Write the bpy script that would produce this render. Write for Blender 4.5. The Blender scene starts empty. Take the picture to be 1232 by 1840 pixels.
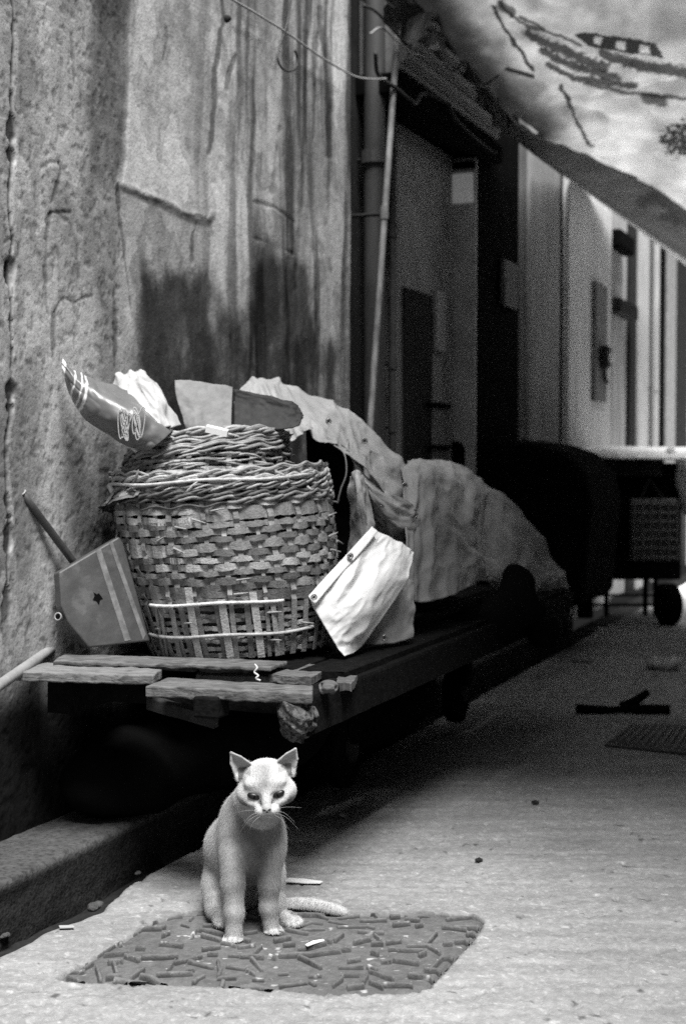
import bpy, math, random
import numpy as np
from mathutils import Vector, Matrix
random.seed(7); rng = np.random.RandomState(7)
R = math.radians
scene = bpy.context.scene

# ------------------------------------------------------------------ camera
FPX, CX, CY = 2556.0, 616.0, 920.0
PITCH = math.atan(100.0 / FPX)
cd = bpy.data.cameras.new('camera'); cam = bpy.data.objects.new('camera', cd)
scene.collection.objects.link(cam); scene.camera = cam
cam.location = (0, 0, 1.0); cam.rotation_euler = (R(90) - PITCH, 0, 0)
cd.sensor_fit = 'VERTICAL'; cd.sensor_height = 36; cd.sensor_width = 24; cd.lens = 50
cd.clip_start = 0.05; cd.clip_end = 200
cd.dof.use_dof = True; cd.dof.focus_distance = 2.98; cd.dof.aperture_fstop = 3.4
cd.dof.aperture_blades = 7

# ------------------------------------------------------------------ light
SUN_EL, SUN_AZ = 66.0, 163.0       # azimuth clockwise from +Y: behind the photographer, a little to the right
w = bpy.data.worlds.new("World"); scene.world = w; w.use_nodes = True
nt = w.node_tree; nt.nodes.clear()
sky = nt.nodes.new('ShaderNodeTexSky'); sky.sky_type = 'NISHITA'; sky.sun_disc = False
sky.sun_elevation = R(SUN_EL); sky.sun_rotation = R(SUN_AZ); sky.air_density = 1.0; sky.dust_density = 3.0
hs = nt.nodes.new('ShaderNodeHueSaturation'); hs.inputs['Saturation'].default_value = 0.0
bgn = nt.nodes.new('ShaderNodeBackground'); bgn.inputs['Strength'].default_value = 0.05
wo = nt.nodes.new('ShaderNodeOutputWorld')
nt.links.new(sky.outputs[0], hs.inputs['Color']); nt.links.new(hs.outputs[0], bgn.inputs['Color'])
nt.links.new(bgn.outputs[0], wo.inputs['Surface'])
sl = bpy.data.lights.new('sun', 'SUN'); sl.energy = 4.6; sl.angle = R(25); sl.color = (1, 0.995, 0.985)
so = bpy.data.objects.new('sun', sl); scene.collection.objects.link(so)
sdir = Vector((math.sin(R(SUN_AZ)) * math.cos(R(SUN_EL)), math.cos(R(SUN_AZ)) * math.cos(R(SUN_EL)), math.sin(R(SUN_EL))))
so.rotation_euler = sdir.to_track_quat('Z', 'Y').to_euler(); so.location = (0, -2, 6)
vs = scene.view_settings
vs.view_transform = 'Standard'; vs.look = 'None'; vs.gamma = 1; vs.exposure = 0.8
scene.cycles.use_denoising = False
scene.cycles.max_bounces = 7; scene.cycles.diffuse_bounces = 3

# ------------------------------------------------------------------ picture and alley coordinates
cp, sp = math.cos(PITCH), math.sin(PITCH)
def ray(px, py):
    a = (px - CX) / FPX; b = (CY - py) / FPX
    return np.array([a, cp + b * sp, -sp + b * cp])
def P(px, py, Y):
    r = ray(px, py); t = Y / r[1]
    return np.array([0, 0, 1.0]) + r * t
def G(px, py, z=0.0):
    r = ray(px, py); t = (z - 1.0) / r[2]
    return np.array([0, 0, 1.0]) + r * t
DV = np.array([0.375, 0.927, 0]); DV /= np.linalg.norm(DV)
NV = np.array([DV[1], -DV[0], 0])
W0 = np.array([-0.783, 3.25, 0])
def A(s, n, z): return W0 + DV * s + NV * n + np.array([0, 0, z])
def WP(px, py, n=0.0):
    r = ray(px, py); c = np.array([0, 0, 1.0])
    t = (np.dot(W0, NV) + n - np.dot(c, NV)) / np.dot(r, NV)
    return c + r * t
def sn(p):
    q = np.asarray(p) - W0
    return q @ DV, q @ NV
def SX(px, n=0.0): return sn(WP(px, 820, n))[0]
def proj(p):
    p = np.asarray(p, float); x = p[..., 0]; y = p[..., 1]; z = p[..., 2] - 1
    f = y * cp - z * sp; u = y * sp + z * cp
    return CX + FPX * x / f, CY - FPX * u / f

# ------------------------------------------------------------------ noise
_lat = {}
def vnoise(x, y, seed=0):
    if seed not in _lat: _lat[seed] = np.random.RandomState(seed + 100).rand(256, 256)
    L = _lat[seed]
    xi = np.floor(x).astype(int); yi = np.floor(y).astype(int); fx = x - xi; fy = y - yi
    fx = fx * fx * (3 - 2 * fx); fy = fy * fy * (3 - 2 * fy)
    a = L[xi % 256, yi % 256]; b = L[(xi + 1) % 256, yi % 256]; c = L[xi % 256, (yi + 1) % 256]; d = L[(xi + 1) % 256, (yi + 1) % 256]
    return (a * (1 - fx) + b * fx) * (1 - fy) + (c * (1 - fx) + d * fx) * fy
def fbm(x, y, seed=0, o=4):
    v = 0; a = 0.5; t = 0
    for i in range(o):
        v = v + a * vnoise(x * 2 ** i + 17 * i, y * 2 ** i + 5 * i, seed + i); t += a; a *= 0.5
    return v / t
def sstep(a, b, x):
    t = np.clip((x - a) / (b - a), 0, 1); return t * t * (3 - 2 * t)
def dpoly(px, py, pts):
    d = np.full(np.shape(px), 1e9)
    for (x0, y0), (x1, y1) in zip(pts[:-1], pts[1:]):
        ex, ey = x1 - x0, y1 - y0; L = ex * ex + ey * ey + 1e-9
        t = np.clip(((px - x0) * ex + (py - y0) * ey) / L, 0, 1)
        d = np.minimum(d, np.hypot(px - x0 - t * ex, py - y0 - t * ey))
    return d
def inpoly(px, py, pts):
    r = np.zeros(np.shape(px), bool); n = len(pts)
    for i in range(n):
        x0, y0 = pts[i]; x1, y1 = pts[(i + 1) % n]
        c = ((y0 > py) != (y1 > py)) & (px < (x1 - x0) * (py - y0) / (y1 - y0 + 1e-12) + x0)
        r ^= c
    return r

# ------------------------------------------------------------------ materials
def mat(name, base=0.4, rough=0.8, ns=20.0, amp=0.25, bump=0.3, bscale=60.0, attr=None, metal=0.0, trans=0.0, stretch=None, spec=0.3, thresh=None, tint=0.0, bdist=0.004):
    m = bpy.data.materials.new(name); m.use_nodes = True; t = m.node_tree; b = t.nodes['Principled BSDF']
    out = t.nodes['Material Output']
    tc = t.nodes.new('ShaderNodeTexCoord'); mp = t.nodes.new('ShaderNodeMapping')
    if stretch: mp.inputs['Scale'].default_value = stretch
    t.links.new(tc.outputs['Object'], mp.inputs['Vector'])
    n1 = t.nodes.new('ShaderNodeTexNoise'); n1.inputs['Scale'].default_value = ns; n1.inputs['Detail'].default_value = 8; n1.inputs['Roughness'].default_value = 0.65
    t.links.new(mp.outputs[0], n1.inputs['Vector'])
    mr = t.nodes.new('ShaderNodeMapRange'); mr.inputs['From Min'].default_value = 0.3; mr.inputs['From Max'].default_value = 0.7
    mr.inputs['To Min'].default_value = 1 - amp; mr.inputs['To Max'].default_value = 1 + amp
    t.links.new(n1.outputs['Fac'], mr.inputs['Value'])
    mu = t.nodes.new('ShaderNodeMath'); mu.operation = 'MULTIPLY'
    t.links.new(mr.outputs[0], mu.inputs[0]); mu.inputs[1].default_value = base
    last = mu.outputs[0]
    if attr:
        at = t.nodes.new('ShaderNodeAttribute'); at.attribute_name = attr
        m2 = t.nodes.new('ShaderNodeMath'); m2.operation = 'MULTIPLY'
        t.links.new(at.outputs['Fac'], m2.inputs[0]); t.links.new(last, m2.inputs[1]); last = m2.outputs[0]
    if thresh:      # dark pits / pale flecks: (scale, low, high, factor)
        n3 = t.nodes.new('ShaderNodeTexNoise'); n3.inputs['Scale'].default_value = thresh[0]; n3.inputs['Detail'].default_value = 3
        t.links.new(mp.outputs[0], n3.inputs['Vector'])
        r3 = t.nodes.new('ShaderNodeMapRange'); r3.inputs['From Min'].default_value = thresh[1]; r3.inputs['From Max'].default_value = thresh[2]
        r3.inputs['To Min'].default_value = 1.0; r3.inputs['To Max'].default_value = thresh[3]
        t.links.new(n3.outputs['Fac'], r3.inputs['Value'])
        m3 = t.nodes.new('ShaderNodeMath'); m3.operation = 'MULTIPLY'
        t.links.new(last, m3.inputs[0]); t.links.new(r3.outputs[0], m3.inputs[1]); last = m3.outputs[0]
    cb = t.nodes.new('ShaderNodeCombineColor')
    for i in range(3): t.links.new(last, cb.inputs[i])
    t.links.new(cb.outputs[0], b.inputs['Base Color'])
    b.inputs['Roughness'].default_value = rough; b.inputs['Metallic'].default_value = metal
    b.inputs['Specular IOR Level'].default_value = spec
    if bump:
        n2 = t.nodes.new('ShaderNodeTexNoise'); n2.inputs['Scale'].default_value = bscale; n2.inputs['Detail'].default_value = 6
        t.links.new(mp.outputs[0], n2.inputs['Vector'])
        bp = t.nodes.new('ShaderNodeBump'); bp.inputs['Strength'].default_value = bump; bp.inputs['Distance'].default_value = bdist
        t.links.new(n2.outputs['Fac'], bp.inputs['Height']); t.links.new(bp.outputs[0], b.inputs['Normal'])
    if trans:
        tr = t.nodes.new('ShaderNodeBsdfTranslucent'); t.links.new(cb.outputs[0], tr.inputs['Color'])
        mx = t.nodes.new('ShaderNodeMixShader'); mx.inputs[0].default_value = trans
        t.links.new(b.outputs[0], mx.inputs[1]); t.links.new(tr.outputs[0], mx.inputs[2]); t.links.new(mx.outputs[0], out.inputs['Surface'])
    return m

# ------------------------------------------------------------------ mesh building
class MB:
    def __init__(s): s.v = []; s.f = []; s.a = []; s.n = 0
    def add(s, V, F, a=1.0):
        V = np.asarray(V, float).reshape(-1, 3); s.v.append(V)
        s.f += [tuple(int(i) + s.n for i in f) for f in F]
        s.a.append(np.full(len(V), a) if np.isscalar(a) else np.asarray(a)); s.n += len(V); return s
    def hexa(s, c8, a=1.0):      # c8: four bottom corners, four top corners
        return s.add(c8, [(3, 2, 1, 0), (4, 5, 6, 7), (0, 1, 5, 4), (1, 2, 6, 5), (2, 3, 7, 6), (3, 0, 4, 7)], a)
    def abox(s, s0, s1, n0, n1, z0, z1, a=1.0):
        return s.hexa([A(s0, n0, z0), A(s1, n0, z0), A(s1, n1, z0), A(s0, n1, z0), A(s0, n0, z1), A(s1, n0, z1), A(s1, n1, z1), A(s0, n1, z1)], a)
    def obox(s, c, ax, ay, az, h, a=1.0):
        c = np.asarray(c); ax = np.asarray(ax, float); ay = np.asarray(ay, float); az = np.asarray(az, float)
        q = [c + ax * h[0] * i + ay * h[1] * j + az * h[2] * k for k in (-1, 1) for i, j in ((-1, -1), (1, -1), (1, 1), (-1, 1))]
        return s.hexa(q, a)
    def tube(s, pts, r, seg=10, a=1.0, cap=True, flat=1.0, up=None):
        pts = np.asarray(pts, float); n = len(pts); rr = np.full(n, r) if np.isscalar(r) else np.asarray(r)
        T = np.gradient(pts, axis=0); T /= np.linalg.norm(T, axis=1)[:, None] + 1e-12
        u = np.array([0, 0, 1.0]) if up is None else np.asarray(up, float)
        if abs(T[0] @ u) > 0.95: u = np.array([0, 1.0, 0]) if up is None else u
        V = []
        for i in range(n):
            x = np.cross(T[i], u); x /= np.linalg.norm(x) + 1e-12; y = np.cross(x, T[i]); u = y if up is None else u
            for k in range(seg):
                th = 2 * math.pi * k / seg
                V.append(pts[i] + x * math.cos(th) * rr[i] * flat + y * math.sin(th) * rr[i])
        F = [(i * seg + k, i * seg + (k + 1) % seg, (i + 1) * seg + (k + 1) % seg, (i + 1) * seg + k) for i in range(n - 1) for k in range(seg)]
        if cap: F += [tuple(range(seg))[::-1], tuple((n - 1) * seg + k for k in range(seg))]
        return s.add(V, F, a)
    def lathe(s, c, prof, seg=24, axis=None, a=1.0):
        c = np.asarray(c, float); M = np.eye(3) if axis is None else frame(axis)
        V = []
        for r, z in prof:
            for k in range(seg):
                th = 2 * math.pi * k / seg; V.append(c + M @ np.array([r * math.cos(th), r * math.sin(th), z]))
        F = [(i * seg + k, i * seg + (k + 1) % seg, (i + 1) * seg + (k + 1) % seg, (i + 1) * seg + k) for i in range(len(prof) - 1) for k in range(seg)]
        F += [tuple(range(seg))[::-1], tuple((len(prof) - 1) * seg + k for k in range(seg))]
        return s.add(V, F, a)
    def grid(s, V, a=1.0, thick=0.0):
        h, w_ = V.shape[:2]; a = np.full((h, w_), a) if np.isscalar(a) else a
        idx = np.arange(h * w_).reshape(h, w_)
        F = np.stack([idx[:-1, :-1], idx[:-1, 1:], idx[1:, 1:], idx[1:, :-1]], -1).reshape(-1, 4)
        if not thick: return s.add(V, F, a.ravel())
        du = np.gradient(V, axis=0); dv = np.gradient(V, axis=1); N = np.cross(du, dv); N /= np.linalg.norm(N, axis=2)[..., None] + 1e-12
        V2 = V + N * thick; o = h * w_
        loop = list(idx[0, :]) + list(idx[1:, -1]) + list(idx[-1, ::-1][1:]) + list(idx[::-1, 0][1:-1])
        side = [(loop[i], loop[i - 1], loop[i - 1] + o, loop[i] + o) for i in range(len(loop))]
        return s.add(np.concatenate([V.reshape(-1, 3), V2.reshape(-1, 3)]), list(map(tuple, F)) + [tuple(x + o for x in f[::-1]) for f in F] + side, np.concatenate([a.ravel(), a.ravel()]))
    def build(s, name, m, parent=None, smooth=False, bevel=0, sub=0):
        V = np.concatenate(s.v); org = np.zeros(3)
        if parent is not None: org = np.array(parent['_o'])
        else:
            org = np.array([V[:, 0].mean(), V[:, 1].mean(), V[:, 2].min()])
        me = bpy.data.meshes.new(name); me.from_pydata((V - org).tolist(), [], s.f); me.update()
        at = me.attributes.new('alb', 'FLOAT', 'POINT'); at.data.foreach_set('value', np.concatenate(s.a).astype(np.float32))
        if smooth: me.polygons.foreach_set('use_smooth', [True] * len(me.polygons))
        o = bpy.data.objects.new(name, me); scene.collection.objects.link(o); me.materials.append(m)
        if parent is None: o.location = org
        else: o.parent = parent
        o['_o'] = list(map(float, org))
        if bevel:
            b = o.modifiers.new('bevel', 'BEVEL'); b.width = bevel; b.segments = 2; b.limit_method = 'ANGLE'
        if sub:
            b = o.modifiers.new('sub', 'SUBSURF'); b.levels = sub; b.render_levels = sub
        return o
def frame(axis, up=(0, 0, 1)):
    z = np.asarray(axis, float); z = z / np.linalg.norm(z); u = np.asarray(up, float)
    if abs(z @ u) > 0.98: u = np.array([0, 1.0, 0])
    x = np.cross(u, z); x /= np.linalg.norm(x); return np.stack([x, np.cross(z, x), z], 1)
def thing(name, label, cat, loc, group=None):
    o = bpy.data.objects.new(name, None); scene.collection.objects.link(o); o.location = [float(x) for x in loc]; o.empty_display_size = 0.1
    o['_o'] = list(map(float, loc)); return tag(o, label, cat, group)
def tag(o, label=None, cat=None, group=None, kind=None):
    if label: o['label'] = label
    if cat: o['category'] = cat
    if group: o['group'] = group
    if kind: o['kind'] = kind
    return o
def catmull(Pts, n):      # Pts (k,3) -> (n,3)
    Pts = np.asarray(Pts, float); k = len(Pts); E = np.concatenate([[2 * Pts[0] - Pts[1]], Pts, [2 * Pts[-1] - Pts[-2]]])
    t = np.linspace(0, k - 1, n); i = np.minimum(t.astype(int), k - 2); f = (t - i)
    f = f.reshape((-1,) + (1,) * (Pts.ndim - 1))
    p0, p1, p2, p3 = E[i], E[i + 1], E[i + 2], E[i + 3]
    return 0.5 * (2 * p1 + (p2 - p0) * f + (2 * p0 - 5 * p1 + 4 * p2 - p3) * f ** 2 + (3 * p1 - p0 - 3 * p2 + p3) * f ** 3)
def patch(ctrl, nu, nv):
    C = np.array([[P(*c) for c in row] for row in ctrl])      # (r,c,3)
    C = catmull(C, nu); return catmull(C.transpose(1, 0, 2), nv).transpose(1, 0, 2)
def normals(V):
    N = np.cross(np.gradient(V, axis=0), np.gradient(V, axis=1)); return N / (np.linalg.norm(N, axis=2)[..., None] + 1e-12)
def crumple(V, amp, su, sv, seed, o=4, ridge=0.0):
    h, w_ = V.shape[:2]; u, v = np.meshgrid(np.linspace(0, su, h), np.linspace(0, sv, w_), indexing='ij')
    d = fbm(u, v, seed, o) - 0.5
    if ridge: d = d - ridge * np.abs(fbm(u * 1.3 + 9, v * 1.3, seed + 31, 3) - 0.5) * 2
    return V + normals(V) * (d * amp)[..., None]

# surface nets on a distance field
def surface_nets(f, org, h):
    s = f < 0; nx, ny, nz = f.shape
    cnt = np.zeros((nx - 1, ny - 1, nz - 1), np.int32); acc = np.zeros((nx - 1, ny - 1, nz - 1, 3), np.float32)
    def sl3(o): return tuple(slice(o[i], f.shape[i] - 1 + o[i]) for i in range(3))
    for ax in range(3):
        oth = [i for i in range(3) if i != ax]
        for a_ in (0, 1):
            for b_ in (0, 1):
                o0 = [0, 0, 0]; o0[oth[0]] = a_; o0[oth[1]] = b_; o1 = list(o0); o1[ax] = 1
                f0 = f[sl3(o0)]; f1 = f[sl3(o1)]; c = (f0 < 0) != (f1 < 0)
                t = np.where(c, f0 / np.where(c, f0 - f1, 1), 0)
                p = np.zeros(c.shape + (3,), np.float32); p[..., oth[0]] = a_; p[..., oth[1]] = b_; p[..., ax] = t
                acc += p * c[..., None]; cnt += c
    act = cnt > 0; ids = -np.ones(cnt.shape, np.int64); ids[act] = np.arange(act.sum())
    base = np.argwhere(act); V = (base + acc[act] / cnt[act][:, None]) * h + org
    F = []
    for ax in range(3):
        o1_, o2_ = (ax + 1) % 3, (ax + 2) % 3
        a0 = [slice(1, -1)] * 3; a1 = [slice(1, -1)] * 3; a0[ax] = slice(0, -1); a1[ax] = slice(1, None)
        c = s[tuple(a0)] != s[tuple(a1)]; inside = s[tuple(a0)]
        e = np.argwhere(c); off = np.ones(3, int); off[ax] = 0; e2 = e + off
        d1 = np.zeros(3, int); d1[o1_] = 1; d2 = np.zeros(3, int); d2[o2_] = 1
        g = lambda q: ids[q[:, 0], q[:, 1], q[:, 2]]
        q = np.stack([g(e2 - d1 - d2), g(e2 - d2), g(e2), g(e2 - d1)], 1)
        ins = inside[c]; q[~ins] = q[~ins][:, ::-1]; F.append(q)
    F = np.concatenate(F); F = F[(F >= 0).all(1)]; return V, F
class Field:
    def __init__(s, lo, hi, h):
        s.lo = np.array(lo, float); s.h = h; s.n = np.ceil((np.array(hi) - s.lo) / h).astype(int) + 1
        s.f = np.full(s.n, 0.05, np.float32)
    def _sub(s, lo, hi):
        a = np.clip(np.floor((lo - s.lo) / s.h).astype(int), 0, s.n - 1); b = np.clip(np.ceil((hi - s.lo) / s.h).astype(int) + 1, 1, s.n)
        sl_ = tuple(slice(a[i], b[i]) for i in range(3))
        X = np.meshgrid(*[s.lo[i] + s.h * np.arange(a[i], b[i]) for i in range(3)], indexing='ij'); return sl_, X
    def _put(s, sl_, d, k, cut=False):
        g = s.f[sl_]
        if cut:
            d = -d; hh = np.clip(0.5 - 0.5 * (g - d) / k, 0, 1); s.f[sl_] = g * (1 - hh) + d * hh + k * hh * (1 - hh)
        else:
            hh = np.clip(0.5 + 0.5 * (g - d) / k, 0, 1); s.f[sl_] = g * (1 - hh) + d * hh - k * hh * (1 - hh)
    def cap(s, a, b, ra, rb, k=0.01, cut=False):
        a = np.asarray(a); b = np.asarray(b); m = max(ra, rb) + k * 2 + 0.006
        sl_, X = s._sub(np.minimum(a, b) - m, np.maximum(a, b) + m)
        e = b - a; L = e @ e + 1e-12
        t = np.clip(sum((X[i] - a[i]) * e[i] for i in range(3)) / L, 0, 1)
        d = np.sqrt(sum((X[i] - a[i] - t * e[i]) ** 2 for i in range(3))) - (ra + (rb - ra) * t)
        s._put(sl_, d, k, cut)
    def ell(s, c, M, r, k=0.01, cut=False):       # M columns are axes
        c = np.asarray(c); r = np.asarray(r, float); m = r.max() + k * 2 + 0.006
        sl_, X = s._sub(c - m, c + m); q = [sum((X[i] - c[i]) * M[i, j] for i in range(3)) / r[j] for j in range(3)]
        k0 = np.sqrt(sum(x * x for x in q)); k1 = np.sqrt(sum((q[j] / r[j]) ** 2 for j in range(3))) + 1e-9
        s._put(sl_, k0 * (k0 - 1) / k1, k, cut)

# ================================================================== SETTING
m_wall = mat('weathered_plaster', 1.0, 0.92, 30, 0.18, 0.45, 110, attr='alb', thresh=(150, 0.58, 0.68, 0.65), bdist=0.003, spec=0.06)
m_road = mat('worn_concrete', 1.0, 0.95, 60, 0.22, 0.8, 190, attr='alb', thresh=(120, 0.60, 0.68, 1.2), bdist=0.004, spec=0.08)
m_kerb = mat('kerb_concrete', 0.07, 0.95, 40, 0.35, 0.9, 120, spec=0.05, attr='alb', thresh=(90, 0.5, 0.65, 0.6))
m_gutter = mat('gutter_concrete', 0.02, 0.9, 30, 0.4, 0.8, 80, spec=0.05)
m_cover = mat('cover_cement', 1.0, 0.85, 50, 0.3, 0.8, 150, attr='alb', thresh=(90, 0.66, 0.72, 2.0))
m_black = mat('sooty_black', 0.005, 0.95, 10, 0.3, 0.2, spec=0.02)
m_dark = mat('dark_paint', 0.025, 0.8, 15, 0.4, 0.3, spec=0.1)
m_mid = mat('grey_render', 0.14, 0.85, 12, 0.3, 0.4, stretch=(1, 1, 0.3))
m_light = mat('pale_render', 0.5, 0.85, 14, 0.2, 0.4, stretch=(1, 1, 0.2))
m_metal = mat('grey_pipe', 0.30, 0.5, 20, 0.4, 0.3, stretch=(1, 1, 0.2), spec=0.5)
m_wire = mat('wire', 0.30, 0.5, 20, 0.1, 0)
m_dwire = mat('dark_wire', 0.04, 0.5, 20, 0.1, 0)
m_wood = mat('worn_plank', 0.20, 0.85, 40, 0.5, 0.7, 90, stretch=(0.25, 1, 1), thresh=(60, 0.55, 0.65, 0.5))
m_beam = mat('dark_beam', 0.0075, 0.95, 40, 0.5, 0.8, 90, spec=0.05)
m_wick = mat('wicker', 1.0, 0.62, 60, 0.35, 0.5, 200, attr='alb', spec=0.4)

# ---- near end of the ground: cover outline
cov_px = [(104, 1758), (190, 1708), (277, 1655), (330, 1640), (450, 1637), (600, 1641), (740, 1641), (850, 1645), (868, 1656), (850, 1685), (825, 1712), (795, 1745), (768, 1772), (728, 1784), (640, 1784), (560, 1783), (409, 1770), (250, 1766), (150, 1764)]
cov_w = [G(x, y)[:2] for x, y in cov_px]
cov_sn = [sn(np.array([p[0], p[1], 0])) for p in cov_w]

def road():
    ss = np.concatenate([np.arange(-3.2, -1.0, 0.05), np.arange(-1.0, 1.3, 0.0065), np.arange(1.3, 3.2, 0.02), np.arange(3.2, 14.5, 0.12)])
    nn = np.concatenate([np.arange(0, 1.75, 0.0065), np.arange(1.75, 3.6, 0.03)])
    S, N0 = np.meshgrid(ss, nn, indexing='ij')
    # ragged slab edge beside the gutter
    edge = 0.245 + 0.035 * (fbm(ss * 3.0, ss * 0, 3) - 0.5) + 0.02 * (fbm(ss * 14, ss * 0, 4) - 0.5)
    edge = edge + 0.045 * np.exp(-((ss - SX_break) / 0.10) ** 2)
    N = edge[:, None] + N0
    X = W0[0] + DV[0] * S + NV[0] * N; Y = W0[1] + DV[1] * S + NV[1] * N
    Z = 0.006 * (fbm(S * 1.5, N * 1.5, 8) - 0.5) + 0.0022 * (fbm(S * 30, N * 30, 9) - 0.5)
    near = (S < 1.35) & (N < 2.0)
    Z = np.where(near, Z - 0.005 * sstep(0.60, 0.72, fbm(S * 45, N * 45, 12, 3)), Z)
    px, py = proj(np.stack([X, Y, Z * 0], -1))
    px = px + 8 * (fbm(S * 20, N * 20, 5) - 0.5); py = py + 4 * (fbm(S * 20, N * 20, 6) - 0.5)
    hole = inpoly(px, py, cov_px)
    Z = np.where(hole, Z - 0.008, Z)
    de = dpoly(px, py, cov_px + cov_px[:1])
    Z = Z - 0.006 * (de < 2.5) * (px > 760)
    Z = Z - 0.012 * np.exp(-((N0) / 0.008))      # worn edge
    # concrete tone: base, broad stains, pale flecks, dark specks
    al = 0.245 + 0.06 * (fbm(S * 2.2, N * 2.2, 21) - 0.5) + 0.06 * (fbm(S * 18, N * 18, 22) - 0.5)
    bx = (X * 1.0); by = Y
    al = al * (1 + 0.50 * (fbm(bx * 5, by * 45, 23, 4) - 0.5)) * (1 + .25 * (fbm(bx * 1.6, by * 5, 24, 3) - .5))            # brushed lines
    fl = sstep(0.80, 0.85, fbm(bx * 45, by * 80, 25, 2)); al = al + 0.12 * fl
    dk = sstep(0.84, 0.88, fbm(S * 40, N * 40, 27, 2)); al = al * (1 - 0.6 * dk)
    crack = np.minimum(dpoly(px, py, [(868, 1656), (905, 1662), (960, 1650)]), dpoly(px, py, [(150, 1764), (60, 1790), (20, 1840)]))
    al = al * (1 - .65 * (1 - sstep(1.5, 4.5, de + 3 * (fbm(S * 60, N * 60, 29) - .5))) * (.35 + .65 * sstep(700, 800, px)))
    al = np.where(hole, 0.12, al)
    far = sstep(7.2, 8.2, S); al = al * (1 - far) + 0.8 * far * (0.9 + 0.2 * fbm(S * 3, N * 3, 33))  # glare at the far end painted as near-white floor
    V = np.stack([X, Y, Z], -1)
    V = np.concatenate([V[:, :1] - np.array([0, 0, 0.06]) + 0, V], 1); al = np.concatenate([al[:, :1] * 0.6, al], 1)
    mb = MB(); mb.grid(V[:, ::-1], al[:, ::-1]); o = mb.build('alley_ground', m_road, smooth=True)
    tag(o, kind='structure')
SX_break = sn(G(165, 1632))[0]
road()
mb = MB(); gs = np.linspace(-3.2, 14.5, 500); gn = np.linspace(0.05, 0.36, 12)
GS, GN = np.meshgrid(gs, gn, indexing='ij')
V = np.stack([W0[0] + DV[0] * GS + NV[0] * GN, W0[1] + DV[1] * GS + NV[1] * GN, -0.045 + 0.02 * fbm(GS * 8, GN * 8, 40)], -1)
mb.grid(V[:, ::-1]); tag(mb.build('gutter', m_gutter, smooth=True), kind='structure')
# low concrete ledge along the foot of the wall
def ledge():
    ss = np.arange(-3.2, 5.0, 0.012)
    prof = [(-0.4, 0.112), (-0.1, 0.112)] + [(n, 0.114) for n in np.linspace(0.0, 0.165, 14)] + [(0.182, 0.111), (0.187, 0.104)] + [(0.188, z) for z in np.linspace(0.09, -0.05, 12)]
    V = np.zeros((len(ss), len(prof), 3))
    for j, (n, z) in enumerate(prof):
        nz = fbm(ss * 22, np.full_like(ss, j * 0.6), 50) - 0.5; nb = fbm(ss * 5, np.full_like(ss, j * 0.2), 51) - 0.5
        k = 0.007 if n > 0.17 else 0.004
        V[:, j] = A(0, 0, 0) + DV * ss[:, None] + NV * (n + k * nz[:, None] + 0.012 * nb[:, None] * (n > 0.1)) + np.array([0, 0, 1.0]) * (z + 0.004 * nz[:, None])
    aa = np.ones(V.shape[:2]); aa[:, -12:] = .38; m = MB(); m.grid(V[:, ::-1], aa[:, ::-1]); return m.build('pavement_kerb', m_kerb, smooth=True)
tag(ledge(), kind='structure')

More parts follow.
